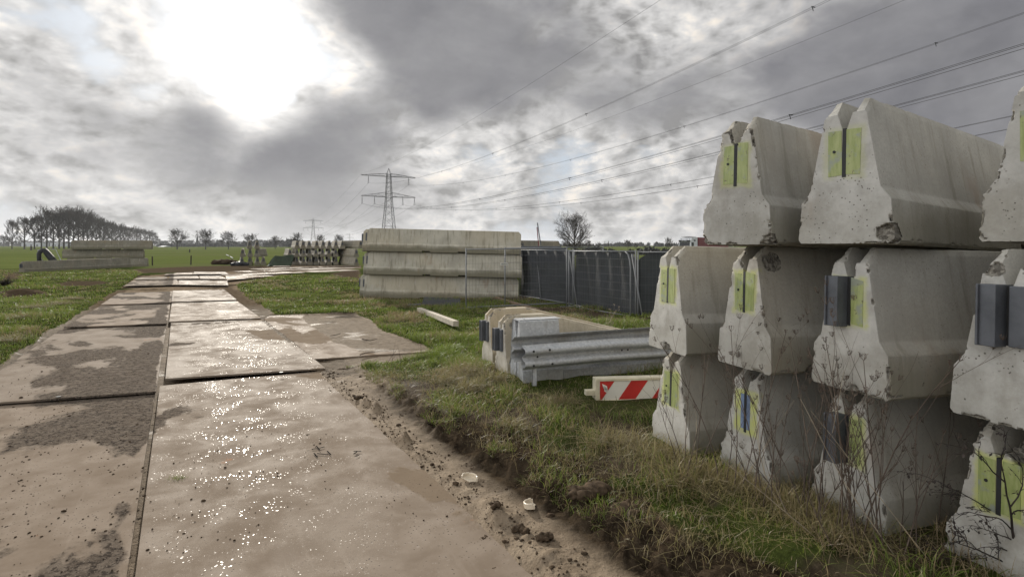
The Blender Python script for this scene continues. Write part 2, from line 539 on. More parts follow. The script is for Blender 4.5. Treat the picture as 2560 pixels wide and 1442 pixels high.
def concrete(name, tint=(0.385, 0.37, 0.33), stain=1.0, dark=0.0, end_pale=0.45):
    def fn(g, bs):
        o = g.tc('Object')
        oi = g.n.new('ShaderNodeObjectInfo')
        rnd = oi.outputs['Random']
        ov = g.v('ADD', o, g.v('SCALE', (13.0, 7.0, 3.0), scale=g.mul(rnd, 9.0)))
        x, y, z = g.sep(o)
        base = g.mix(g.ss(g.noise(ov, 1.6, 6, 0.6), 0.3, 0.7), tuple(c * 0.80 for c in tint), tuple(c * 1.16 for c in tint))
        base = g.mix(g.mul(g.ss(g.noise(ov, 0.5, 3, 0.5), 0.42, 0.6), 0.5), base, (tint[0] * 1.05, tint[1] * 0.96, tint[2] * 0.82))
        # fine speckle
        base = g.mix(g.mul(g.ss(g.noise(ov, 60, 3, 0.6), 0.35, 0.65), 0.35), base, tuple(c * 0.72 for c in tint))
        # rain streaks running down
        st = g.noise(g.v('MULTIPLY', ov, (3.0, 5.5, 0.45)), 2.0, 5, 0.62)
        base = g.mix(g.mul(g.ss(st, 0.50, 0.70), 0.42 * stain), base, (0.13, 0.115, 0.075))
        base = g.mix(g.mul(g.ss(g.noise(g.v('MULTIPLY', ov, (3.0, 3.3, 0.5)), 2.6, 4, 0.6), 0.56, 0.70), 0.30 * stain), base, (0.50, 0.47, 0.41))
        base = g.mix(g.ss(y, 0.012, 0.0, 0.0, end_pale), base, g.mix(g.ss(g.noise(ov, 6, 6, 0.65), 0.35, 0.65), (0.32, 0.31, 0.285), (0.56, 0.55, 0.52)))  # mixes a paler grey into the near end face
        # greenish brown dirt low on the flared foot and on top
        low = g.mul(g.ss(g.add(z, g.mul(g.sub(g.noise(ov, 3, 4, 0.6), 0.5), 0.35)), 0.36, 0.10), g.ss(y, 0.0, 0.02, 0.25 * stain, 0.72 * stain))
        base = g.mix(low, base, (0.17, 0.155, 0.105))
        top = g.mul(g.ss(g.add(z, g.mul(g.sub(g.noise(ov, 4, 4, 0.6), 0.5), 0.10)), 0.83, 0.93), 0.35 * stain)
        base = g.mix(top, base, (0.20, 0.18, 0.12))
        rust = g.mul(g.ss(g.noise(g.v('MULTIPLY', ov, (2.2, 1.5, 0.8)), 1.3, 5, 0.6), 0.60, 0.74), 0.35 * stain)
        base = g.mix(rust, base, (0.27, 0.17, 0.10))
        # air holes
        vd = g.vor(ov, 42.0)
        big = g.ss(g.noise(ov, 5, 2, 0.5), 0.50, 0.62)
        pits = g.mul(g.ss(vd, 0.21, 0.13), big)
        vd2 = g.vor(ov, 19.0)
        pits2 = g.mul(g.ss(vd2, 0.115, 0.08), g.ss(g.noise(ov, 3.3, 2, 0.5), 0.5, 0.6))
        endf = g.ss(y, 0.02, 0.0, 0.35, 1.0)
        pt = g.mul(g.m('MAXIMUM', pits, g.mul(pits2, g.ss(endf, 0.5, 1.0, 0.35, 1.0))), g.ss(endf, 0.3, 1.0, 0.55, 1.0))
        base = g.mix(g.mul(pt, 0.85), base, (0.09, 0.08, 0.065))
        # broken faces show coarse aggregate
        ch = g.attr('chip')
        agg = g.vor(ov, 55.0, 'Color')
        aggc = g.mix(g.sep(agg)[0], (0.10, 0.09, 0.075), (0.27, 0.25, 0.21))
        base = g.mix(g.ss(ch, 0.25, 0.6), base, aggc)
        ms = g.attr('mist')
        base = g.mix(g.mul(ms, g.ss(g.noise(ov, 14, 4, 0.6), 0.25, 0.55, 0.35, 0.85)), base, (0.44, 0.46, 0.13))
        if dark: base = g.mix(dark, base, (0.10, 0.10, 0.095))
        g.put(bs, 'Base Color', base)
        g.put(bs, 'Roughness', 0.86)
        bs.inputs['Specular IOR Level'].default_value = 0.3
        h = g.add(g.mul(g.noise(ov, 90, 3, 0.7), 0.4), g.mul(pt, -1.0))
        h = g.add(h, g.mul(g.mul(g.vor(ov, 60.0), g.ss(ch, 0.2, 0.5)), -2.5))
        g.put(bs, 'Normal', g.bump(h, 0.45, 0.006))
    return material(name, fn)


PLATE_BLOBS = [(735, 838, 1.0, 0.16), (690, 830, 0.5, 0.10), (520, 640, 1, 0.0), (300, 930, 1.3, 0.10), (150, 900, 1.0, 0.08), (230, 838, 0.8, -0.16), (330, 850, 0.6, -0.12), (60, 1000, 0.5, -0.10), (330, 975, 0.25, -0.08), (280, 1060, 0.8, 0.12), (150, 1100, 0.5, 0.08), (330, 1190, 0.5, -0.14), (250, 1350, 0.7, -0.12), (60, 1240, 0.3, 0.06), (240, 780, 0.9, 0.12), (350, 780, 1.0, -0.10), (560, 890, 1.5, -0.06), (650, 1100, 1.6, -0.06), (900, 1010, 0.6, 0.04), (760, 1010, 0.22, 0.12), (475, 858, 0.35, 0.14)]


def plate_mat():
    def fn(g, bs):
        p = g.geo('Position')
        a = g.v('DOT_PRODUCT', g.v('SUBTRACT', p, (OO.x, OO.y, 0)), (AX.x, AX.y, 0))
        b = g.v('DOT_PRODUCT', g.v('SUBTRACT', p, (OO.x, OO.y, 0)), (BX.x, BX.y, 0))
        ap = g.xyz(g.mul(a, 0.55), b, 0.0)
        oi = g.n.new('ShaderNodeObjectInfo')
        rnd = oi.outputs['Random']
        n1 = g.noise(ap, 0.9, 7, 0.58, 0.4)
        n2 = g.noise(p, 2.6, 6, 0.65, 0.3)
        n3 = g.noise(p, 24, 4, 0.6)
        nf = g.noise(p, 120, 3, 0.6)
        film = g.mix(g.ss(n2, 0.3, 0.7), (0.195, 0.148, 0.107), (0.262, 0.206, 0.155))
        film = g.mix(g.mul(g.ss(rnd, 0.2, 0.8), 0.4), film, (0.215, 0.182, 0.148))
        # drag marks of dried silt along the lane
        dr = g.noise(g.xyz(g.mul(a, 1.2), g.mul(b, 16.0), 0.0), 1.0, 4, 0.6)
        film = g.mix(g.mul(g.ss(dr, 0.55, 0.8), 0.25), film, (0.36, 0.30, 0.24))
        rust = g.ss(g.noise(p, 1.7, 5, 0.7), 0.66, 0.74)
        film = g.mix(g.mul(rust, 0.7), film, (0.33, 0.15, 0.07))
        # grit covered parts: mostly the left lane and the seams
        left = g.ss(b, 0.05, -0.15)
        cut = g.m('MULTIPLY_ADD', left, -0.13, 0.64)
        e1 = g.ss(g.m('ABSOLUTE', g.sub(b, -0.12)), 0.5, 0.0)
        edge = g.mul(g.mul(e1, left), 0.16)
        nn = g.add(n1, edge)
        # plate seam accumulations at the far side of each seam
        sm = g.m('ABSOLUTE', g.m('PINGPONG', g.add(a, 0.35), 3.62))
        nn = g.add(nn, g.mul(g.ss(sm, 0.55, 0.0), 0.10))
        nn = g.add(nn, g.mul(g.ss(b, 1.6, 2.0), 0.07))
        for (qx, qy, qr, qa) in PLATE_BLOBS:
            c = at(qx, qy)
            dd = g.v('LENGTH', g.v('SUBTRACT', p, (c.x, c.y, 0.0)))
            nn = g.add(nn, g.mul(g.m('EXPONENT', g.m('MULTIPLY', g.mul(dd, dd), -1.0 / (qr * qr))), qa))
        nn = g.add(nn, g.mul(g.sub(n3, 0.5), 0.035))
        grit = g.ss(g.sub(nn, cut), -0.01, g.m('MULTIPLY_ADD', left, 0.02, 0.025))
        gc = g.mix(g.ss(g.noise(p, 9, 5, 0.7), 0.3, 0.7), (0.082, 0.064, 0.049), (0.160, 0.130, 0.102))
        gc = g.mix(g.ss(n3, 0.50, 0.60), gc, (0.045, 0.036, 0.029))
        gc = g.mix(g.ss(g.noise(p, 70, 3, 0.6), 0.56, 0.68), gc, (0.21, 0.175, 0.14))
        gc = g.mix(g.ss(b, 1.1, 1.7), gc, g.mix(n2, (0.16, 0.12, 0.085), (0.25, 0.195, 0.14)))
        col = g.mix(grit, film, gc)
        speck = g.mul(g.ss(g.vor(p, 34.0), 0.20, 0.13), g.ss(n2, 0.42, 0.6))
        col = g.mix(g.mul(speck, 0.8), col, (0.045, 0.036, 0.03))
        g.put(bs, 'Base Color', col)
        # wet: little puddles and droplets lying on the film
        pv = g.v('ADD', p, g.v('SCALE', g.v('SUBTRACT', g.noise(p, 18, 2, 0.5, out='Color'), (0.5, 0.5, 0.5)), scale=0.05))
        vd = g.vor(g.v('MULTIPLY', pv, (1.0, 1.4, 1.0)), 17.0)
        vd2 = g.vor(pv, 37.0)
        wetz = g.ss(g.noise(p, 1.4, 4, 0.6), 0.50, 0.68)
        drop = g.m('MAXIMUM', g.mul(g.ss(vd, 0.17, 0.11), wetz), g.mul(g.ss(vd2, 0.22, 0.14), g.ss(g.noise(p, 3.1, 3, 0.6), 0.48, 0.60)))
        vd3 = g.vor(g.v('MULTIPLY', p, (1.0, 1.3, 1.0)), 62.0)
        drop = g.m('MAXIMUM', drop, g.mul(g.mul(g.ss(vd3, 0.24, 0.12), g.ss(g.noise(p, 2.0, 4, 0.6), 0.42, 0.60)), 0.32))
        drop = g.mul(g.mul(drop, g.sub(1.0, grit)), g.m('MULTIPLY_ADD', left, -0.8, 1.0))
        r = g.mix(g.ss(n2, 0.35, 0.7), (0.92, 0.92, 0.92), (0.74, 0.74, 0.74))
        r = g.mix(g.mul(g.ss(n1, 0.52, 0.40), g.sub(1.0, left)), r, (0.74, 0.74, 0.74))
        r = g.mix(g.mul(left, 0.7), r, (0.95, 0.95, 0.95))
        r = g.mix(grit, r, (0.95, 0.95, 0.95))
        r = g.mix(drop, r, (0.24, 0.24, 0.24))
        g.put(bs, 'Roughness', g.sep(r)[0])
        g.put(bs, 'Specular IOR Level', g.m('MULTIPLY_ADD', drop, 0.22, g.mul(g.ss(n2, 0.3, 0.7, 0.03, 0.08), g.m('MULTIPLY_ADD', grit, -0.85, 1.0))))
        h = g.add(g.mul(nf, 0.25), g.mul(n3, 0.4))
        h = g.add(g.mul(h, g.m('MULTIPLY_ADD', grit, 1.0, 0.22)), g.mul(grit, 0.10))
        h = g.mul(h, g.m('MULTIPLY_ADD', drop, -0.93, 1.0))
        g.put(bs, 'Normal', g.bump(h, 0.5, 0.010))
    return material("muddy_steel_plate", fn)


def ground_mat():
    def fn(g, bs):
        p = g.geo('Position')
        x, y, z = g.sep(p)
        gr = g.attr('grass'); so = g.attr('soil'); fd = g.attr('field')
        n1 = g.noise(p, 1.4, 6, 0.62)
        n2 = g.noise(p, 7.0, 6, 0.66)
        n3 = g.noise(p, 38.0, 4, 0.65)
        sand = g.mix(g.ss(n2, 0.3, 0.7), (0.165, 0.123, 0.082), (0.285, 0.222, 0.155))
        sand = g.mix(g.ss(n3, 0.55, 0.72), sand, (0.085, 0.066, 0.048))
        soil = g.mix(g.ss(n2, 0.3, 0.7), (0.014, 0.010, 0.007), (0.062, 0.046, 0.030))
        soil = g.mix(g.mul(g.ss(n3, 0.5, 0.7), 0.5), soil, (0.10, 0.075, 0.050))
        col = g.mix(so, sand, soil)
        grc = g.mix(g.ss(n1, 0.32, 0.68), (0.030, 0.042, 0.011), (0.055, 0.068, 0.018))  # darkened base colour paints the shade between the blades
        grc = g.mix(g.ss(n2, 0.55, 0.75), grc, (0.080, 0.064, 0.032))
        grc = g.mix(g.mul(g.ss(n3, 0.45, 0.75), 0.5), grc, (0.028, 0.035, 0.012))
        farn = g.noise(g.v('MULTIPLY', p, (0.06, 0.3, 1.0)), 1.0, 5, 0.6)
        fc = g.mix(g.ss(farn, 0.3, 0.7), (0.085, 0.108, 0.030), (0.128, 0.148, 0.046))
        fc = g.mix(g.mul(g.ss(g.noise(p, 0.5, 5, 0.7), 0.5, 0.7), 0.45), fc, (0.070, 0.085, 0.025))
        fc = g.mix(g.mul(g.ss(g.noise(g.v('MULTIPLY', p, (0.01, 0.03, 1.0)), 1.0, 3, 0.6), 0.52, 0.62), 0.5), fc, (0.12, 0.125, 0.06))
        grc = g.mix(fd, grc, fc)
        gg = g.ss(g.add(gr, g.mul(g.sub(n2, 0.5), 0.5)), 0.35, 0.65)
        col = g.mix(gg, col, grc)
        g.put(bs, 'Base Color', col)
        wet = g.mul(g.ss(g.noise(p, 1.1, 4, 0.6), 0.57, 0.66), g.sub(1.0, gg))
        r = g.m('MULTIPLY_ADD', wet, -0.30, 0.88)
        r = g.m('SUBTRACT', r, g.mul(g.mul(so, g.sub(1.0, gg)), 0.05))
        r = g.m('MAXIMUM', r, gg)
        g.put(bs, 'Roughness', r)
        g.put(bs, 'Specular IOR Level', g.mul(g.mul(g.sub(1.0, gg), g.ss(y, 8.0, 20.0, 1.0, 0.0)), g.m('MULTIPLY_ADD', so, -0.11, 0.11, clamp=True)))
        h = g.add(g.add(g.mul(n2, 1.0), g.mul(n3, 0.5)), g.mul(g.noise(p, 140, 3, 0.6), 0.2))
        g.put(bs, 'Normal', g.bump(h, g.ss(y, 9.0, 25.0, 0.9, 0.3), 0.03))
    return material("ground_mud_and_grass", fn)


def blade_mat():
    def fn(g, bs):
        t = g.attr('dry'); h = g.attr('hgt')
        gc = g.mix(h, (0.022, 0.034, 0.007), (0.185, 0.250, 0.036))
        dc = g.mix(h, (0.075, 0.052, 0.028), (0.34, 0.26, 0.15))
        n = g.noise(g.geo('Position'), 0.8, 3, 0.6)
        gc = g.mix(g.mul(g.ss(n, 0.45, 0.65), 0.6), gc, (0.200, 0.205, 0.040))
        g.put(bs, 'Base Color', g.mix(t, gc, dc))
        g.put(bs, 'Roughness', 0.5)
        bs.inputs['Specular IOR Level'].default_value = 0.35
        tr = g.n.new('ShaderNodeBsdfTranslucent')
        g.put(tr, 'Color', g.mix(t, (0.20, 0.27, 0.045), (0.34, 0.27, 0.14)))
        mx = g.n.new('ShaderNodeMixShader'); mx.inputs[0].default_value = 0.28
        g.l.new(bs.outputs[0], mx.inputs[1]); g.l.new(tr.outputs[0], mx.inputs[2])
        g.l.new(mx.outputs[0], g.n['Material Output'].inputs[0])
    return material("grass_blade", fn)


def painted_pad():
    """steel pad over-sprayed with yellow-green marker paint"""
    def fn(g, bs):
        o = g.tc('Object')
        oi = g.n.new('ShaderNodeObjectInfo')
        ov = g.v('ADD', o, g.v('SCALE', (3.0, 7.0, 5.0), scale=g.mul(oi.outputs['Random'], 9.0)))
        n = g.noise(ov, 9, 5, 0.65); n2 = g.noise(g.v('MULTIPLY', ov, (3, 1, 0.6)), 14, 4, 0.6)
        c = g.mix(g.ss(n2, 0.3, 0.7), (0.22, 0.26, 0.075), (0.32, 0.35, 0.14))
        c = g.mix(g.ss(n, 0.50, 0.64), c, (0.24, 0.26, 0.20))
        c = g.mix(g.ss(g.noise(ov, 30, 3, 0.6), 0.63, 0.72), c, (0.12, 0.10, 0.05))
        g.put(bs, 'Base Color', c); g.put(bs, 'Roughness', 0.45)
        g.put(bs, 'Normal', g.bump(n, 0.2, 0.004))
    return material("yellow_green_painted_steel", fn)


def spray_mat():
    """concrete round the pads with a thin mist of the same paint"""
    def fn(g, bs):
        o = g.tc('Object')
        n = g.noise(o, 11, 5, 0.65)
        c = g.mix(g.ss(n, 0.30, 0.62), (0.42, 0.44, 0.14), (0.38, 0.36, 0.29))
        g.put(bs, 'Base Color', c); g.put(bs, 'Roughness', 0.85)
    return material("paint_mist_on_concrete", fn)


def galv(name, base=0.42):
    def fn(g, bs):
        o = g.tc('Object')
        sp = g.sep(g.vor(o, 38.0, 'Color'))[0]
        n = g.noise(o, 2.2, 5, 0.6)
        c = g.mix(sp, (base * 0.80, base * 0.82, base * 0.84), (base * 1.12, base * 1.14, base * 1.15))
        c = g.mix(g.mul(g.ss(n, 0.45, 0.7), 0.5), c, (base * 0.62, base * 0.58, base * 0.48))
        c = g.mix(g.mul(g.ss(g.noise(g.v('MULTIPLY', o, (8, 8, 1)), 2.0, 4, 0.6), 0.55, 0.75), 0.4), c, (0.20, 0.18, 0.13))
        g.put(bs, 'Base Color', c)
        g.put(bs, 'Metallic', 0.25)
        g.put(bs, 'Roughness', g.ss(sp, 0, 1, 0.55, 0.68))
        g.put(bs, 'Normal', g.bump(n, 0.1, 0.01))
    return material(name, fn)


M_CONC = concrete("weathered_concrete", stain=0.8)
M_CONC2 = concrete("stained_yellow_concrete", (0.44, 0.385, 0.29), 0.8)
M_CONC3 = concrete("far_concrete", (0.25, 0.23, 0.18), 1.1, end_pale=0.0)
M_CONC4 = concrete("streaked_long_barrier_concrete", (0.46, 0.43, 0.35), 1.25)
M_PAD = painted_pad(); M_MIST = spray_mat()
M_PLATE = plate_mat(); M_GROUND = ground_mat(); M_BLADE = blade_mat()
M_GALV = galv("galvanised_steel", 0.42); M_GALV2 = galv("dull_galvanised_steel", 0.34)
M_STEEL = simple("dark_coupling_steel", (0.10, 0.105, 0.115), 0.5, 0.4, 0.25, 5)
M_BLACK = simple("black_rubber", (0.018, 0.018, 0.02), 0.55, 0, 0.3, 4, 0.2)
M_SLOT = simple("dark_steel_and_slot_shade", (0.02, 0.02, 0.02), 0.6)  # near-black for dark steel parts and for the shade in slots
M_WOOD = simple("weathered_timber", (0.42, 0.37, 0.29), 0.8, 0, 0.2, 9, 0.4)
M_WOODB = simple("brown_timber", (0.17, 0.12, 0.075), 0.8, 0, 0.2, 9, 0.4)
M_POST = simple("old_fence_post_wood", (0.05, 0.043, 0.035), 0.9)
M_BARK = simple("winter_bark", (0.060, 0.055, 0.048), 0.9, 0, 0.3, 2)
M_TWIG = simple("winter_twigs", (0.060, 0.053, 0.045), 0.95, 0, 0.2, 1)
M_WOODFAR = simple("distant_woodland", (0.055, 0.055, 0.050), 1.0, 0, 0.3, 0.05)
M_STALK = simple("dried_stalk", (0.085, 0.062, 0.046), 0.8, 0, 0.4, 6)
M_STALKL = simple("pale_dried_stalk", (0.30, 0.25, 0.18), 0.8, 0, 0.3, 6)
M_BRAM = simple("dark_bramble", (0.030, 0.022, 0.018), 0.8, 0, 0.4, 6)
M_LATT = simple("lattice_steel", (0.13, 0.13, 0.13), 0.8, 0.1, 0.1, 1, spec=0.1)
M_WIRE = simple("conductor_wire", (0.06, 0.06, 0.06), 0.9, 0.0, spec=0.0)
M_RED = simple("red_reflective_sheet", (0.45, 0.035, 0.03), 0.35, 0, 0.12, 3)
M_WHITE = simple("white_reflective_sheet", (0.66, 0.64, 0.58), 0.4, 0, 0.06, 3)
M_CREAM = simple("cream_painted_timber", (0.55, 0.50, 0.37), 0.6, 0, 0.15, 7, 0.2)
M_TRW = simple("white_truck_paint", (0.62, 0.63, 0.64), 0.3, 0, 0.05)
M_TRR = simple("maroon_trailer_paint", (0.16, 0.022, 0.030), 0.35, 0, 0.08)
M_GLASS = simple("dark_glass", (0.02, 0.022, 0.025), 0.1, 0, 0.1)
M_CERAM = simple("cream_ceramic", (0.62, 0.53, 0.40), 0.35, 0, 0.08, 14)
M_CLOD = simple("mud_clod", (0.070, 0.050, 0.033), 0.95, 0, 0.5, 20, 0.8, spec=0.03)
M_PIPEW = simple('white_pipe_plastic', (0.4, 0.4, 0.38), 0.8, spec=0.1)
M_TUBE = simple("fence_tube_steel", (0.20, 0.205, 0.21), 0.7, 0.1, 0.1, 3, spec=0.15)
M_FWIRE = simple("fence_wire", (0.11, 0.11, 0.115), 0.8, 0, 0.1, 3, spec=0.1)
M_INK = simple("black_lettering", (0.02, 0.02, 0.02), 0.9, spec=0.0)
M_BLUE = simple("blue_grey_steel", (0.15, 0.20, 0.30), 0.5, 0.1, 0.3, 12)
M_ROOF = simple("grey_roof_sheets", (0.12, 0.125, 0.13), 0.8)


def netmat(name, col, hole):
    def fn(g, bs):
        n = g.noise(g.geo('Position'), 1.5, 4, 0.6)
        c = g.mix(g.ss(n, 0.3, 0.7), tuple(x * 0.8 for x in col), tuple(x * 1.3 for x in col))
        g.put(bs, 'Base Color', c); g.put(bs, 'Roughness', 0.85)
        tr = g.n.new('ShaderNodeBsdfTransparent')
        mx = g.n.new('ShaderNodeMixShader'); mx.inputs[0].default_value = hole
        g.l.new(bs.outputs[0], mx.inputs[1]); g.l.new(tr.outputs[0], mx.inputs[2])
        g.l.new(mx.outputs[0], g.n['Material Output'].inputs[0])
    return material(name, fn)


M_NET = netmat("dark_privacy_netting", (0.030, 0.033, 0.037), 0.03)
M_GNET = netmat("green_netting", (0.020, 0.034, 0.016), 0.08)

# ------------------------------------------------------------------ ground
def build_ground():
    Y = [-14, -10, -7, -5, -3.5, -2.5, -1.5, -0.8, -0.2, 0.3, 0.8, 1.2, 1.5]
    y = 1.75
    while y < 14: Y.append(y); y *= 1.0065 + 0.0
    while y < 90: Y.append(y); y *= 1.012
    while y < 5200: Y.append(y); y *= 1.06
    Y = np.array(Y)
    nu = 760
    t = np.linspace(-1, 1, nu)
    u = 1.55 * t + 1.6 * t ** 7
    YY, UU = np.meshgrid(Y, u, indexing='ij')
    XX = UU * (np.maximum(YY, 2.2) + 0.0)
    gm = masks(XX, YY)
    Z = tz(XX, YY, gm)
    v = np.stack([XX, YY, Z], -1).reshape(-1, 3)
    ny = len(Y)
    i = np.arange(ny - 1)[:, None] * nu + np.arange(nu - 1)[None, :]
    f = np.stack([i, i + 1, i + nu + 1, i + nu], -1).reshape(-1, 4)
    fld = sst(YY + 3 * fbm(XX, YY, 0.1, 3, 8), 46, 58)
    me = npmesh('ground', v, f, [M_GROUND], True, {'grass': gm[0].ravel(), 'soil': gm[1].ravel(), 'field': fld.ravel()})
    o = link('ground', me); prop(o, kind='structure')


build_ground()

# ------------------------------------------------------------------ steel road plates
def plate(corners, z, label, group, tilt=0.0, holes=True):
    """corners: 4 ground points, counter-clockwise from the near left; z: list of heights"""
    c = [Vector((p[0], p[1])) for p in corners]
    org = c[0].copy()
    nx, ny = 10, 4
    rnd = random.Random(label)
    v = []; f = []
    wob = [rnd.uniform(-0.0025, 0.0025) for _ in range((nx + 1) * (ny + 1))]
    for top in (1, 0):
        for i in range(nx + 1):
            for j in range(ny + 1):
                s, t = i / nx, j / ny
                p = (c[0] * (1 - t) + c[1] * t) * (1 - s) + (c[3] * (1 - t) + c[2] * t) * s
                zz = (z[0] * (1 - t) + z[1] * t) * (1 - s) + (z[3] * (1 - t) + z[2] * t) * s
                v.append((p.x - org.x, p.y - org.y, zz + wob[i * (ny + 1) + j] - (0 if top else 0.024)))
    n = (nx + 1) * (ny + 1)
    for i in range(nx):
        for j in range(ny):
            a = i * (ny + 1) + j
            f.append((a, a + 1, a + ny + 2, a + ny + 1)); f.append((n + a, n + a + ny + 1, n + a + ny + 2, n + a + 1))
    rim = [i * (ny + 1) for i in range(nx + 1)] + [nx * (ny + 1) + j for j in range(1, ny + 1)] + [i * (ny + 1) + ny for i in range(nx - 1, -1, -1)] + [j for j in range(ny - 1, 0, -1)]
    for k in range(len(rim)):
        a, b = rim[k], rim[(k + 1) % len(rim)]
        f.append((a, b, n + b, n + a))
    me = bpy.data.meshes.new('steel_road_plate'); me.from_pydata(v, [], f); me.materials.append(M_PLATE); me.update()
    o = link('steel_road_plate', me)
    o.location = (org.x, org.y, 0)
    prop(o, label, 'road plate', group)
    return o


ORD = ['first', 'second', 'third', 'fourth', 'fifth', 'sixth', 'seventh', 'eighth', 'ninth', 'tenth', 'eleventh', 'twelfth', 'thirteenth', 'fourteenth', 'fifteenth', 'sixteenth', 'seventeenth', 'eighteenth', 'nineteenth', 'twentieth']
GP = 'steel plates laid as a farm track'


def lane_plate(a0, a1, b0, b1, dz, label, skew=0.0):
    cs = [fab(a0 + skew, b0), fab(a0 - skew, b1), fab(a1 - skew, b1), fab(a1 + skew, b0)]
    z = [float(zb(p.y)) + d for p, d in zip(cs, dz)]
    return plate(cs, z, label, GP)


S = 0.0
lane_plate(-7.6, -0.14, 0.0, 2.1, (0.0, 0.0, 0.0, 0.0), 'large speckled wet steel plate in the right lane closest to the camera', 0.10)
lane_plate(-0.02, 7.25, 0.06, 2.14, (0.046, 0.040, 0.012, 0.014), 'raised glossy wet steel plate, second in the right lane, touching the skewed side plate', 0.20)
lane_plate(7.30, 14.35, 0.02, 2.1, (0.045, 0.042, 0.01, 0.01), 'steel plate third from the camera in the right lane, brown film on it', 0.12)
lane_plate(14.45, 21.3, 0.0, 2.1, (0.05, 0.05, 0.01, 0.01), 'steel plate with tyre smears, fourth in the right lane', 0.08)
lane_plate(-14.5, -7.7, 0.0, 2.1, (0.0, 0.0, 0.0, 0.0), 'steel plate right under the camera, behind the nearest speckled one', 0.0)
lane_plate(-7.8, -0.20, -2.1, -0.045, (-0.016, -0.016, -0.010, -0.010), 'grit covered steel plate in the left lane closest to the camera', 0.12)
lane_plate(-0.30, 7.25, -2.1, -0.03, (0.036, 0.034, -0.004, -0.004), 'muddy steel plate with pale patch, second in the left lane', 0.22)
lane_plate(7.22, 14.35, -2.05, -0.02, (0.045, 0.040, 0.0, 0.0), 'half gravel covered steel plate, third in the left lane', 0.16)
lane_plate(14.40, 21.3, -2.05, -0.02, (0.04, 0.04, 0.0, 0.0), 'wet pinkish steel plate, fourth in the left lane', 0.10)
lane_plate(-14.5, -7.9, -2.1, -0.045, (-0.01, -0.01, -0.01, -0.01), 'left lane steel plate beside the camera, below the frame', 0.0)
lane_plate(0.62, 7.9, 2.17, 4.2, (0.004, -0.01, -0.01, 0.012), 'side plate laid against the right lane, half buried in sand', 0.14)

FARP = [
    ((308, 718), (446, 714), (443, 700), (333, 702), 'far left lane plate, fifth from the camera'),
    ((445, 714.5), (571, 716), (567, 701), (447, 701), 'far right lane plate with dark smears, fifth from the camera'),
    ((335, 701.5), (421, 700), (416, 692.5), (347, 693), 'narrow pale plate at the left far end of the left lane'),
    ((420, 699.5), (499, 698), (494, 690), (426, 691), 'pale plate with a dark scuff at the track bend'),
    ((500, 698.5), (568, 699.5), (551, 689.5), (498, 690), 'pale plate with a brown corner at the track bend'),
    ((410, 689.5), (481, 687.5), (482, 681), (417, 684), 'muddy plate leading to the field entrance'),
    ((482, 687.5), (571, 687), (563, 680), (485, 680), 'bright raised plate leading to the field entrance'),
    ((568, 703.5), (686, 691), (648, 688), (563, 689), 'skewed striped plate where the track turns right'),
]
for c0, c1, c2, c3, lb in FARP:
    P = [at(*c) for c in (c0, c1, c2, c3)]
    hh = random.Random(lb).uniform(0.0, 0.02)
    zz = [p.z + 0.05 + hh, p_ := P[1].z + 0.05 + hh, P[2].z + 0.012 + hh * 0.3, P[3].z + 0.012 + hh * 0.3] if False else [P[0].z + 0.05 + hh, P[1].z + 0.05 + hh, P[2].z + 0.012, P[3].z + 0.012]
    plate(P, zz, 'small looking ' + lb, GP)
# plates past the bend, running off to the right behind the long stack
rr = random.Random(5)
k = 0
for (xa, ya, xb, yb, wpx) in ((592, 690, 905, 676, 6.5), (610, 681, 905, 669.5, 5.0), (655, 674, 900, 665.0, 4.0)):
    A = at(xa, ya); B = at(xb, yb)
    L = (B - A).length; n = max(2, int(L / 7.3)); n = min(n, 5)
    for i in range(n):
        p = A.lerp(B, i / n + 0.005); q = A.lerp(B, (i + 1) / n - 0.008)
        d = (q - p).xy.normalized(); nrm = Vector((-d.y, d.x)) * 2.1
        off = nrm * rr.uniform(-0.08, 0.08)
        cs = [p.xy + off, q.xy + off, q.xy + nrm + off, p.xy + nrm + off]
        z = [float(zb(c.y)) + rr.uniform(0.0, 0.05) for c in cs]
        plate(cs, z, 'distant steel plate, %s from the left in the %s row past the bend' % (ORD[i], ('nearest', 'middle', 'farthest')[k]), GP)
    k += 1
# bright plate below the end-on stack
P = [at(682, 667.5), at(727, 667.5), at(721, 664), at(686, 664)]
plate(P, [p.z + 0.05 for p in P], 'bright distant plate lying before the row of end-on barriers', GP)


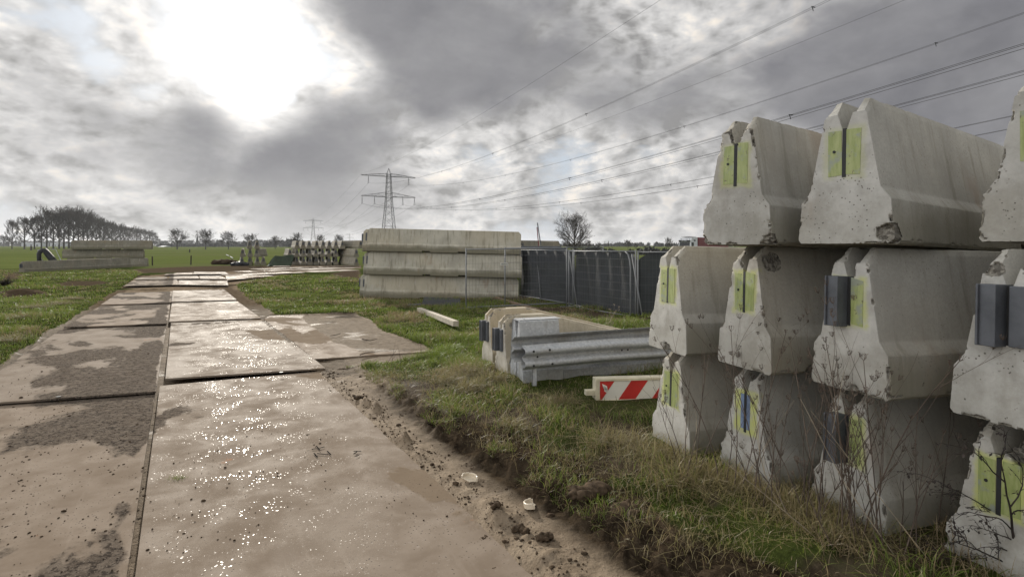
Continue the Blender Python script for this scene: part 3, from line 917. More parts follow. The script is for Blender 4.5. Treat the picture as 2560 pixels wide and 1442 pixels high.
# ------------------------------------------------------------------ grass
def grass_blades(px, py, hmin, hmax, dry, width, name, label, seed, lean=0.5, kind='stuff', mat=None, hmul=None):
    r = np.random.default_rng(seed)
    n = len(px)
    gm = masks(px, py)
    z = tz(px, py, gm)
    h = r.uniform(hmin, hmax, n)
    if hmul is not None: h = h * hmul
    ang = r.uniform(0, 2 * np.pi, n); la = np.abs(r.normal(0, lean, n)) + 0.15
    w = width * r.uniform(0.6, 1.3, n)
    fx, fy = np.cos(ang), np.sin(ang)
    ta = r.uniform(0, 2 * np.pi, n)
    sx, sy = np.cos(ta) * w * 0.5, np.sin(ta) * w * 0.5
    def pt(t, s):
        off = h * la * t ** 1.9
        zz = h * (t - 0.35 * np.minimum(la, 1.6) * t ** 2.2)
        return np.stack([px + fx * off + sx * s, py + fy * off + sy * s, z - 0.012 + zz], -1)
    v = np.stack([pt(0, 1), pt(0, -1), pt(0.45, 0.85), pt(0.45, -0.85), pt(0.8, 0.5), pt(0.8, -0.5), pt(1.0, 0.12), pt(1.0, -0.12)], 1).reshape(-1, 3)
    b = (np.arange(n) * 8)[:, None]
    f = np.concatenate([b + np.array([[0, 1, 3, 2]]), b + np.array([[2, 3, 5, 4]]), b + np.array([[4, 5, 7, 6]])], 0)
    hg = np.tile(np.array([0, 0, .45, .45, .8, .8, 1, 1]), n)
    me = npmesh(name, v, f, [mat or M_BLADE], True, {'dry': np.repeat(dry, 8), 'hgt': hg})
    o = link(name, me); prop(o, label, 'grass', None, kind)
    return o


def scatter(poly_xy, dens, seed, thr=0.42, tuft=True, clump=0.5):
    """points on grassy ground in a box (x0,x1,y0,y1), thinned by the grass mask"""
    x0, x1, y0, y1 = poly_xy
    r = np.random.default_rng(seed)
    n = int((x1 - x0) * (y1 - y0) * dens)
    if tuft:
        nt = max(1, n // 14)
        cx = r.uniform(x0, x1, nt); cy = r.uniform(y0, y1, nt); rad = r.uniform(0.02, 0.11, nt) * clump / 0.5
        idx = r.integers(0, nt, int(n * 0.65))
        x = cx[idx] + r.normal(0, 1, len(idx)) * rad[idx]; y = cy[idx] + r.normal(0, 1, len(idx)) * rad[idx]
        m = n - len(idx)
        x = np.concatenate([x, r.uniform(x0, x1, m)]); y = np.concatenate([y, r.uniform(y0, y1, m)])
    else:
        x = r.uniform(x0, x1, n); y = r.uniform(y0, y1, n)
    g, s = masks(x, y)
    keep = r.uniform(0, 1, len(x)) < sst(g, thr - 0.25, thr + 0.25)
    vis = (y > 1.8) & (np.abs(x) < 1.05 * y + 0.8)
    keep &= vis
    return x[keep], y[keep]


def not_under(x, y, polys):
    k = np.ones(len(x), bool)
    for p in polys: k &= ~inpoly(x, y, p)
    return k


def grass():
    # right bank and the strip round the guard rail
    x, y = scatter((-3.2, 4.2, 2.0, 11.5), 3900, 11)
    a, b = ab(x, y)
    k = (b > 2.2)
    wild = sst(-a, 1.2, 3.0)
    k &= rng.uniform(0, 1, len(x)) > 0.60 * wild
    k &= ~inpoly(x, y, [(0.75, 6.0), (2.6, 6.3), (2.6, 6.9), (0.75, 6.75)]) | (rng.uniform(0, 1, len(x)) < 0.12)
    x, y = x[k], y[k]; a, b = ab(x, y); wild = sst(-a, 0.8, 3.0) * sst(b, 2.2, 2.6)
    pr = 0.06 + 0.26 * wild + 0.60 * sst(fbm(x, y, 1.5, 3, 91), 0.09, 0.19)
    dry = (rng.uniform(0, 1, len(x)) < pr).astype(float)
    hm = 0.40 + 1.2 * sst(fbm(x, y, 1.6, 4, 33), -0.12, 0.18)
    hm *= np.where(dry > 0.5, 1.15, 1.0)
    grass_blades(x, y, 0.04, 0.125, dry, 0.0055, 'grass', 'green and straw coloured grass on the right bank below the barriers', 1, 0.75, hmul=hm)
    # left verge and meadow
    xs, ys = [], []
    for (bx, d, s_) in (((-13, -2.5, 6, 13), 900, 12), ((-24, -6, 13, 22), 430, 13), ((-48, -10, 22, 50), 85, 14)):
        x, y = scatter(bx, d, s_); a, b = ab(x, y); kk = b < -2.1
        xs.append(x[kk]); ys.append(y[kk])
    sizes = [len(q) for q in xs]
    x = np.concatenate(xs); y = np.concatenate(ys)
    wd = np.concatenate([np.full(sizes[0], 0.009), np.full(sizes[1], 0.014), np.full(sizes[2], 0.028)])
    dry = (rng.uniform(0, 1, len(x)) < 0.13 + 0.6 * sst(fbm(x, y, 0.8, 4, 93), 0.05, 0.18)).astype(float)
    hm = 0.5 + 1.1 * sst(fbm(x, y, 0.9, 3, 35), -0.12, 0.2)
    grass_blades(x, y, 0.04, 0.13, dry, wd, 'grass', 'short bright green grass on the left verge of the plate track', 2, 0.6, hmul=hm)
    # middle green between track, sand patch and long stack
    xs, ys = [], []
    for (bx, d, s_) in (((-11, 3.5, 8.5, 15), 950, 15), ((-17, 4.5, 15, 24), 420, 16), ((-22, -4, 24, 40), 110, 17)):
        x, y = scatter(bx, d, s_); a, b = ab(x, y)
        kk = (b > 2.2) & ~inpoly(x, y, RIGHTBLOCK)
        xs.append(x[kk]); ys.append(y[kk])
    sizes = [len(q) for q in xs]
    x = np.concatenate(xs); y = np.concatenate(ys)
    wd = np.concatenate([np.full(sizes[0], 0.009), np.full(sizes[1], 0.014), np.full(sizes[2], 0.028)])
    dry = (rng.uniform(0, 1, len(x)) < 0.12 + 0.7 * sst(fbm(x, y, 0.7, 4, 95), 0.02, 0.14)).astype(float)
    hm = 0.5 + 1.2 * sst(fbm(x, y, 0.8, 3, 36), -0.12, 0.2)
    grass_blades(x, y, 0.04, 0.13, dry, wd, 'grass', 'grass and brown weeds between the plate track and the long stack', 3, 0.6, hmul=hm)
    # tuft growing on the plate seam
    T = at(440, 1196)
    n = 260
    r = np.random.default_rng(4)
    x = T.x + r.normal(0, 0.035, n); y = T.y + r.normal(0, 0.022, n)
    o = grass_blades(x, y, 0.03, 0.075, (r.uniform(0, 1, n) < 0.1).astype(float), 0.004, 'grass_tuft', 'small lone tuft of green grass growing at the plate seam', 5, 0.8, kind=None)
    o["category"] = 'grass tuft'
    o.location.z += 0.045
    # matted straw heaps
    pts = []
    rs = np.random.default_rng(44)
    for (qx, qy, s_) in ((1165, 958, 0.30), (1180, 1000, 0.24), (1120, 975, 0.2), (1290, 1095, 0.17), (1530, 1150, 0.30), (1640, 1190, 0.3), (1240, 980, 0.2), (1700, 1250, 0.35), (1860, 1270, 0.35), (1990, 1330, 0.3), (2100, 1400, 0.3), (1400, 1040, 0.2),
                         (150, 765, 0.5), (60, 800, 0.4), (90, 775, 0.4), (180, 752, 0.4), (30, 860, 0.25), (115, 840, 0.3)):
        c = at(qx, qy); m = int(560 * s_ / 0.25)
        X = c.x + rs.normal(0, s_ * 0.5, m); Yy = c.y + rs.normal(0, s_ * 0.4, m)
        pts.append((X, Yy))
    x = np.concatenate([p[0] for p in pts]); y = np.concatenate([p[1] for p in pts])
    a, b = ab(x, y); k = (b > 2.35) | (b < -2.4)
    x, y = x[k], y[k]
    grass_blades(x, y, 0.07, 0.22, np.full(len(x), 1.0) * rng.uniform(0.55, 1.0, len(x)), 0.0045, 'dead_grass', 'flattened tussocks of brown dead grass on both verges', 6, 1.5)


def litter():
    r = np.random.default_rng(88)
    n = 7000
    aa = -r.uniform(0.6, 7.2, n); bb = 2.45 + np.abs(r.normal(0, 0.9, n))
    x = OO.x + AX.x * aa + BX.x * bb; y = OO.y + AX.y * aa + BX.y * bb
    cl = fbm(x, y, 1.8, 3, 99)
    k = (y > 1.9) & (r.uniform(0, 1, n) < 0.25 + 0.9 * sst(cl, -0.05, 0.15)) & (bb > 2.5)
    x, y = x[k], y[k]
    grass_blades(x, y, 0.06, 0.20, r.uniform(0.6, 1.0, len(x)), 0.0038, 'dead_grass', 'pale straw litter lying on the mud bank', 66, 1.0, hmul=0.8 + 0 * x)
    n = 9000
    aa = -r.uniform(0.0, 7.2, n); bb = 2.5 + np.abs(r.normal(0, 0.22, n))
    x = OO.x + AX.x * aa + BX.x * bb; y = OO.y + AX.y * aa + BX.y * bb
    cl = fbm(x, y, 2.6, 3, 98)
    k = (y > 1.9) & (cl > 0.03)
    x, y = x[k], y[k]
    grass_blades(x, y, 0.03, 0.10, (r.uniform(0, 1, len(x)) < 0.35).astype(float), 0.004, 'grass', 'small grass tufts along the lip of the mud bank', 67, 0.9)


litter()
RIGHTBLOCK = [(-5.9, 22.0), (0.6, 22.6), (0.6, 24), (-6, 24)]
grass()

# ------------------------------------------------------------------ concrete barriers
BH = 0.9


def ring(kind, h=BH, top=BH):
    """cross-section, counter-clockwise seen from the near end; kind: 'notch' or 'full'"""
    R_ = [(0.0, 0.0), (0.14, 0.0), (0.262, 0.0), (0.280, 0.022), (0.272, 0.14), (0.263, 0.262), (0.207, 0.335), (0.176, 0.50), (0.147, 0.66), (0.126, 0.775), (0.112, 0.86), (0.098, 0.895)]
    inn = [(0.066, 0.90), (0.045, 0.80), (0.014, 0.705)]
    if kind == 'full': inn = [(0.066, 0.90), (0.045, 0.90), (0.014, 0.90)]
    pts = R_ + inn
    return [(x, min(z, top)) for x, z in pts]


def barrier_base(L=6.0, taper=0.0):
    """closed mesh of one barrier: near end at y=0"""
    st = [(0.0, 'notch', 0.80), (0.10, 'notch', 0.90), (0.27, 'notch', 0.90), (0.31, 'full', 0.90)]
    pk = [(0.36 * L, 0.41 * L), (0.59 * L, 0.64 * L)]
    mids = [(0.64, 0), (1.0, 0)] if taper else []
    for a, b in pk: mids += [(a - 0.002, 0), (a, 1), (b, 1), (b + 0.002, 0)]
    far = [(L - 0.20, 'full', 0.90), (L - 0.17, 'notch', 0.90), (L - 0.10, 'notch', 0.90), (L, 'notch', 0.80)]
    rows = []
    def row(y, kind, top, pocket=0):
        R_ = ring(kind, top=top)
        if taper:
            t = 1 - taper * max(0.0, (y - 0.64) / (L - 0.64))
            R_ = [(x, min(z, max(0.12, 0.9 * t))) for x, z in R_]
        full = [(x, z) for x, z in R_] + [(-x, z) for x, z in reversed(R_[1:])]
        if pocket: full = [(x, max(z, 0.062)) for x, z in full]
        return [(x, y, z) for x, z in full]
    for y, k_, t in st: rows.append(row(y, k_, t))
    for y, p in mids: rows.append(row(y, 'full', 0.90, p))
    for y, k_, t in far: rows.append(row(y, k_, t))
    n = len(rows[0])
    v = [p for r in rows for p in r]
    f = []
    for i in range(len(rows) - 1):
        for k in range(n):
            a, b = i * n + k, i * n + (k + 1) % n
            f.append((a, a + n, b + n, b))
    # end caps as quads left-right (mirror pairs), avoids concave ngons
    R0 = len(ring('full'))
    for base, fl in ((0, False), ((len(rows) - 1) * n, True)):
        def idx(j): return base + j
        def mir(j): return base + (n - j) % n
        quads = []
        # ring indices on the right: 0..R0-1 ; last three are the notch (12,13,14)
        # bottom to notch floor: join symmetric pairs below the notch, then wedge walls
        q = []
        for j in range(0, 8):   # up to z=.66
            a, b = j, j + 1
            if j == 0: q.append([idx(0), idx(1), mir(1)])
            else: q.append([idx(a), idx(b), mir(b), mir(a)])
        nb = R0 - 1
        q.append([idx(8), idx(9), idx(nb), mir(nb), mir(9), mir(8)])
        q.append([idx(9), idx(10), idx(nb - 1), idx(nb)]); q.append([idx(10), idx(11), idx(nb - 2), idx(nb - 1)])
        q.append([mir(nb), mir(nb - 1), mir(10), mir(9)]); q.append([mir(nb - 1), mir(nb - 2), mir(11), mir(10)])
        for w in q: f.append(tuple(reversed(w)) if fl else tuple(w))
    return v, f


def coarse_mesh(name, L=6.0, taper=0.0):
    v, f = barrier_base(L, taper)
    me = bpy.data.meshes.new(name); me.from_pydata(v, [], f); me.validate(); me.update()
    import bmesh
    bm = bmesh.new(); bm.from_mesh(me)
    bmesh.ops.remove_doubles(bm, verts=bm.verts, dist=0.0004)
    bmesh.ops.dissolve_degenerate(bm, edges=bm.edges, dist=0.0004)
    bmesh.ops.recalc_face_normals(bm, faces=bm.faces)
    bm.to_mesh(me); bm.free()
    return me


def fine_mesh(name, L, seed, chips=(), depth=9, wear=1.0, mist=0.0, taper=0.0):
    src = coarse_mesh(name + '_src', L, taper)
    o = bpy.data.objects.new('tmp', src); COL.objects.link(o)
    md = o.modifiers.new('r', 'REMESH'); md.mode = 'SHARP'; md.octree_depth = depth; md.scale = 0.98; md.sharpness = 1.0; md.use_remove_disconnected = False
    dg = bpy.context.evaluated_depsgraph_get(); dg.update()
    me = bpy.data.meshes.new_from_object(o.evaluated_get(dg))
    me.name = name
    bpy.data.objects.remove(o); bpy.data.meshes.remove(src)
    n = len(me.vertices)
    v = np.empty(n * 3, np.float32); me.vertices.foreach_get('co', v); v = v.reshape(-1, 3).astype(float)
    e = np.empty(len(me.edges) * 2, np.int32); me.edges.foreach_get('vertices', e); e = e.reshape(-1, 2)
    deg = np.bincount(e.ravel(), minlength=n).astype(float)[:, None]
    def smooth(x, it):
        for _ in range(it):
            s = np.zeros_like(x)
            for c in range(3):
                s[:, c] = np.bincount(e[:, 0], x[e[:, 1], c], n) + np.bincount(e[:, 1], x[e[:, 0], c], n)
            x = s / deg
        return x
    sm = smooth(v.copy(), 7)
    d = sm - v; dl = np.linalg.norm(d, axis=1)
    u1 = v[:, 0] * 1.0 + v[:, 2] * 1.3; u2 = v[:, 1] + v[:, 2] * 0.4 - v[:, 0] * 0.3
    nz = fbm(u1, u2, 7.0, 4, seed, 0.6); nz2 = fbm(u1 + 9, u2 + 4, 22.0, 3, seed + 50, 0.6)
    nearend = 1 - sst(v[:, 1], 0.3, 1.2)
    w = sst(nz + 0.5 * nz2, 0.12 - 0.05 * nearend, 0.24) * wear * (0.4 + 0.6 * nearend)
    edge = sst(dl, 0.0035, 0.009)
    amt = 0.05 + w * 1.7 * edge
    v2 = v + d * amt[:, None]
    chip = w * edge
    r3 = fbm(u1 * 1.7, u2 * 1.3, 26.0, 3, seed + 9, 0.6)
    for (cx, cy, cz, cr, dp) in chips:
        c = np.array([cx, cy, cz])
        dist = np.linalg.norm(v - c, axis=1) + nz * 0.12 * cr / 0.08
        k = 1 - sst(dist, cr * 0.75, cr)
        inward = np.array([0.0, 0.9, 0.40]) - c; inward /= np.linalg.norm(inward)
        v2 += (k * dp * (0.8 + 0.9 * r3))[:, None] * inward
        chip = np.maximum(chip, k)
    v2 += (fbm(u1, u2, 60.0, 2, seed + 3)[:, None] * 0.0022 * (1 + 5 * chip[:, None])) * np.sign(v2 - np.array([0, 3.0, 0.45]))
    me.vertices.foreach_set('co', v2.astype(np.float32).ravel())
    at_ = me.attributes.new('chip', 'FLOAT', 'POINT'); at_.data.foreach_set('value', chip.astype(np.float32))
    if mist:
        ax = np.abs(v[:, 0]); zz = v[:, 2]
        dd = np.maximum(np.maximum(ax - 0.103, 0), np.maximum(0.42 - zz, zz - 0.70))
        mm = (1 - sst(dd + 0.05 * nz + 0.03 * nz2, 0.0, 0.035)) * (v[:, 1] < 0.03) * mist
        at_ = me.attributes.new('mist', 'FLOAT', 'POINT'); at_.data.foreach_set('value', mm.astype(np.float32))
    me.polygons.foreach_set('use_smooth', np.ones(len(me.polygons), bool))
    me.set_sharp_from_angle(angle=R(38))
    me.update()
    return me


def place(o, x, y, z, th, tilt=0.0, roll=0.0):
    o.location = (x, y, z)
    o.rotation_euler = (R(tilt), R(roll), R(th - 90))


def pads(t, left='paint', right='paint', x0=0.013, w=0.085, z0=0.42, z1=0.70):
    """steel coupling pads in the end face, dark strip for the shaded web slot between them"""
    MB().box(-0.0115, 0.0115, -0.004, 0.05, z0 - 0.012, z1 + 0.008).build('web_slot_shade', M_SLOT, t)  # near-black strip put in for the shade inside the slot
    for sgn, kd in ((-1, left), (1, right)):
        a, b = sorted((sgn * x0, sgn * (x0 + w)))
        if kd == 'paint':
            rj = random.Random(t.get('label', '') + str(sgn)); j = lambda k=0.006: rj.uniform(-k, k)
            q = [(a + j(), z0 + j(0.012)), (b + j(), z0 + j(0.012)), (b + j(), z1 + j(0.012)), (a + j(), z1 + j(0.012))]
            o = MB().raw([(x_, -0.003, z_) for x_, z_ in q] + [(x_, 0.05, z_) for x_, z_ in q], [(0, 1, 2, 3), (7, 6, 5, 4), (0, 4, 5, 1), (1, 5, 6, 2), (2, 6, 7, 3), (3, 7, 4, 0)]).build('coupling_plate', M_PAD, t)
            o["label"] = 'yellow-green sprayed steel plate'
            if sgn < 0:
                hb = MB().tube([((a + b) / 2 - 0.004, -0.008, (z0 + z1) / 2 + 0.01), ((a + b) / 2 - 0.004, -0.004, (z0 + z1) / 2 + 0.01)], 0.009, 12).build('bolt_hole', M_SLOT, o)
        elif kd == 'blue':
            a, b = sorted((sgn * x0, sgn * (x0 + 0.036)))
            o = MB().box(a, b, -0.003, 0.05, z0 + 0.01, z1 - 0.01).build('coupling_plate', M_BLUE, t, bevel=0.003); o["label"] = 'narrow blue-grey steel strip'
        elif kd == 'hook':
            mb = MB()
            mb.box(a, b, -0.085, 0.05, z0 - 0.02, z1 + 0.015)
            mb.box(a + (0.0 if sgn < 0 else w - 0.012), b - (w - 0.012 if sgn < 0 else 0.0), -0.10, -0.085, z0 - 0.02, z1 + 0.015)
            o = mb.build('coupling_hook', M_STEEL, t, bevel=0.004); o["label"] = 'protruding dark steel hook'
        elif kd == 'grey':
            o = MB().box(a, b, -0.03, 0.05, z0 - 0.015, z1 + 0.01).build('coupling_plate', M_STEEL, t, bevel=0.004)
            o["label"] = 'bare grey steel plate'


def near_barrier(x, y, z, th, label, seed, L=6.0, tilt=-1.5, roll=0.0, chips=(), left='paint', right='paint', mist=0.0, wear=1.0, mat=None, group='concrete barriers in the tall near stack', taper=0.0, depth=9):
    t = empty('concrete_barrier', label=label, category='barrier', group=group)
    me = fine_mesh('body', L, seed, chips, depth=depth, wear=wear, mist=mist, taper=taper)
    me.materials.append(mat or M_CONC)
    link('body', me, None, t)
    pads(t, left, right)
    place(t, x, y, z, th, tilt, roll)
    return t


def mid(l, r): return ((l[0] + r[0]) / 2, (l[1] + r[1]) / 2)


NB = near_barrier
# lower tier
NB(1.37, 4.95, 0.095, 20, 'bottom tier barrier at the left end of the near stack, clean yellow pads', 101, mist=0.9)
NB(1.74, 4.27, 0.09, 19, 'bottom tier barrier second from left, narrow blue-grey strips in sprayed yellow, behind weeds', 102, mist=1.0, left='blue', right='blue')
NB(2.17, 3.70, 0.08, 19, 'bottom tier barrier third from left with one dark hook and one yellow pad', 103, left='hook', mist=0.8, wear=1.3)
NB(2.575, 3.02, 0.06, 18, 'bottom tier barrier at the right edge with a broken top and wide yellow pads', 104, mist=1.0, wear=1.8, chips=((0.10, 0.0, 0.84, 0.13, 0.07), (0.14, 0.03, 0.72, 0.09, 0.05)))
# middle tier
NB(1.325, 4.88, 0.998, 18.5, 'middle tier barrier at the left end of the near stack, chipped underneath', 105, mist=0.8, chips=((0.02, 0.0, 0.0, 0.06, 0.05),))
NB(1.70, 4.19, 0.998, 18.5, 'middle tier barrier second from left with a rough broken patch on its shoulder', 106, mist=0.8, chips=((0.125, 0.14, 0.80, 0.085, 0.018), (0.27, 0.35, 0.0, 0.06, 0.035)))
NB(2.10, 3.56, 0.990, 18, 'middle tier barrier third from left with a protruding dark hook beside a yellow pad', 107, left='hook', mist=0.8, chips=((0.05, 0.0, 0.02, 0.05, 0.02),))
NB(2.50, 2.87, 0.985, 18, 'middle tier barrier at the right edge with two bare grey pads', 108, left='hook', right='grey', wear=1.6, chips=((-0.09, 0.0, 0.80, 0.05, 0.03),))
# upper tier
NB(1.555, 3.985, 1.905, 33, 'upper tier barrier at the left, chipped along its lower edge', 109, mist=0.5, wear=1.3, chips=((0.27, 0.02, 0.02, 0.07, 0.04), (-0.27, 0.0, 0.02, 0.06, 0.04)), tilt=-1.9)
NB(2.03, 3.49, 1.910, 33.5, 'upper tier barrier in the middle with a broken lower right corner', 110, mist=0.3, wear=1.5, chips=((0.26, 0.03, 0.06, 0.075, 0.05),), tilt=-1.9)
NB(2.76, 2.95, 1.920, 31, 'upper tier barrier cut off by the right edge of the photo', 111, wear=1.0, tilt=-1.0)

# two low ramp-ended barriers next to the guard rail
NB(-0.385, 8.80, 0.02, 20, 'ramp-ended barrier on the grass, rear one of the pair by the guard rail', 112, L=3.5, left='hook', right='grey', mat=M_CONC2, tilt=0, group='ramp-ended barriers by the guard rail', taper=0.80, depth=8)
NB(-0.155, 7.98, 0.02, 20, 'ramp-ended barrier on the grass, front one of the pair beside the galvanised barrier', 113, L=3.5, left='hook', right='grey', mat=M_CONC2, tilt=0, group='ramp-ended barriers by the guard rail', taper=0.80, depth=8, chips=((0.15, 0.12, 0.78, 0.09, 0.012),))

# ---- coarse barriers further off, one mesh shared by all
ME6 = coarse_mesh('body', 6.0); ME6.materials.append(M_CONC3)
ME8 = coarse_mesh('body', 10.0); ME8.materials.append(M_CONC3)
ME25 = coarse_mesh('body', 2.3); ME25.materials.append(M_CONC3)
ME7 = coarse_mesh('body', 7.05); ME7.materials.append(M_CONC3)
MEHOOK = MB().box(-0.104, -0.014, -0.10, 0.05, 0.40, 0.715).mesh('coupling_hook', [M_STEEL])
MEGREY = MB().box(0.014, 0.104, -0.03, 0.05, 0.42, 0.70).mesh('coupling_plate', [M_STEEL])


ME6L = coarse_mesh('body', 6.0); ME6L.materials.append(M_CONC4)


def proto(me, hooks=True):
    t = empty('concrete_barrier')
    b = link('body', me, None, t)
    md = b.modifiers.new('bevel', 'BEVEL'); md.width = 0.012; md.segments = 2; md.limit_method = 'ANGLE'; md.angle_limit = R(28)
    if hooks:
        link('coupling_hook', MEHOOK, None, t); link('coupling_plate', MEGREY, None, t)
    return t


first = {}


def far_barrier(x, y, z, th, label, group, me=None, tilt=0.0, roll=0.0):
    me = me or ME6
    if me.name not in first:
        first[me.name] = proto(me); t = first[me.name]
    else:
        t = copytree(first[me.name])
    prop(t, label, 'barrier', group)
    place(t, x, y, z, th, tilt, roll)
    return t


# long stack in the middle: front row of three, second row close behind it
LS = 'barriers in the long stack at the centre'
tn = ('bottom', 'middle', 'top')
for k in range(3):
    off = (-0.10, 0.03, 0.0)[k]
    far_barrier(-5.66 + off, 22.3, -0.135 + 0.905 * k, 1.0 + (0.4, -0.5, 0.6)[k], '%s barrier of the front row in the long central stack beside the fence' % tn[k], LS, ME6L, tilt=-1.45)
for k in range(3):
    off = (-0.05, 0.1, 0.06)[k]
    far_barrier(-6.05 + off, 22.98, -0.16 + 0.905 * k, 1.5, '%s barrier of the rear row in the long central stack, its end sticking out left' % tn[k], LS, ME6L, tilt=-1.45)

# left group: one long barrier in front, three stacked behind
LG = 'long barriers lying beside the field on the left'
p0 = at(54, 681.5); p1 = at(335, 669.5)
ang = math.degrees(math.atan2(p1.y - p0.y, p1.x - p0.x))
far_barrier(p0.x, p0.y, p0.z - 0.02, ang, 'single long barrier lying on the grass at the far left', LG, ME8, tilt=0.4)
q0 = at(164, 668); q1 = at(368, 666)
ang2 = math.degrees(math.atan2(q1.y - q0.y, q1.x - q0.x))
for k in range(3):
    far_barrier(q0.x + (0.0, -0.4, 0.45)[k], q0.y + 0.2, q0.z + 0.905 * k - 0.02, ang2, '%s one of three barriers stacked behind the single long barrier' % tn[k], LG, ME7)

# end-on stack far off: eight columns, three tiers
EO = 'end-on barriers in the far stack by the bend'
e0 = at(743, 662.7); Z0 = e0.z
xs3 = ((725.6, 742, 759, 775, 791, 807, 823, 840), (725, 742, 759, 774, 790, 806.5, 822.5, 839.5), (743, 758, 773, 792, 808, 823.5, 840, 856.5))
for k in range(3):
    for i, px in enumerate(xs3[k]):
        Y = e0.y + 0.25 * math.sin(i * 2.1 + k)
        far_barrier((px - 1280) / F * Y, Y, Z0 + 0.9 * k, 90 - math.degrees(math.atan((px - 1280) / F)) + 3.6 + 0.8 * math.sin(i * 1.7 + k), 'end-on barrier, %s from left in the %s tier of the far row' % (ORD[i], tn[k]), EO)
SO = 'sideways barriers at the right of the far stack'
for k, (pl, pr) in enumerate(((850, 891), (864, 891), (858, 902))):
    Y = e0.y - (3.5, 2.5, 1.0)[k]
    far_barrier((pr - 1280) / F * Y, Y, Z0 + 0.9 * k + 0.02, 122 + 2 * k, 'sideways %s barrier at the right end of the far row' % tn[k], SO)
SG = 'barriers in the small pyramid stack by the green net'
Y = at(640, 662.7).y
for k, row in enumerate(((605, 624, 643.6, 659), (606.5, 625.5, 641.5), (624, 642.5))):
    for i, px in enumerate(row):
        va = 90 - math.degrees(math.atan((px - 1280) / F)); th = va + (-9 if (k == 1 and i == len(row) - 1) else (0.6, -0.8, 0.4)[(i + k) % 3])
        far_barrier((px - 1280) / F * Y, Y, Z0 + 0.9 * k, th, 'barrier %s from left in the %s tier of the small pyramid stack' % (ORD[i], tn[k]), SG)
# behind the netted fence
BFN = 'barriers behind the netted fence'
bb_ = [(1292, 1300, 607), (1300, 1318, 610), (1322, 1345, 609), (1346, 1391, 608)]
Yb = 44.0
for i, (a_, th) in enumerate(((1288, 62), (1297, 60), (1306, 60))):
    far_barrier((a_ - 1280) / F * (Yb - 3), Yb - 3 + i * 0.1, 1.35, th, 'barrier end %s from left above the fence beside the long stack' % ORD[i], BFN)
for k in range(2):
    far_barrier((1322 - 1280) / F * Yb, Yb, 0.10 + 0.9 * k + 0.25, 3, '%s sideways barrier seen over the netted fence' % ('lower', 'upper')[k], BFN, ME25, tilt=0.5, roll=6 * k)

# ------------------------------------------------------------------ guard rails and the galvanised barrier
def wprof(n=28):
    """closed W-beam section: (outward, height)"""
    key = [(0.000, 0.155), (0.004, 0.140), (0.030, 0.122), (0.070, 0.108), (0.083, 0.090), (0.083, 0.062), (0.068, 0.044), (0.028, 0.026), (0.006, 0.012), (0.0, 0.0)]
    full = key + [(a, -b) for a, b in reversed(key[:-1])]
    back = [(a - 0.0045, b) for a, b in reversed(full)]
    return full + back


def beam(path, out, mat, parent, name='rail'):
    """sweep the W section along a path of points, outward side given per point"""
    P = wprof(); n = len(P)
    mb = MB(); v = []
    for p, o in zip(path, out):
        p = Vector(p); o = Vector(o).normalized()
        v += [p + o * a + Vector((0, 0, b)) for a, b in P]
    f = []
    for i in range(len(path) - 1):
        for k in range(n):
            a, b = i * n + k, i * n + (k + 1) % n
            f.append((a, b, b + n, a + n))
    h = n // 2
    for base in (0, (len(path) - 1) * n):
        for k in range(h - 1): f.append((base + k, base + k + 1, base + n - 2 - k, base + n - 1 - k))
    mb.raw(v, f)
    o = mb.build(name, mat, parent, smooth=True)
    md = o.modifiers.new('e', 'EDGE_SPLIT'); md.split_angle = R(45)
    return o


def lerp3(a, b, t): return Vector(a).lerp(Vector(b), t)


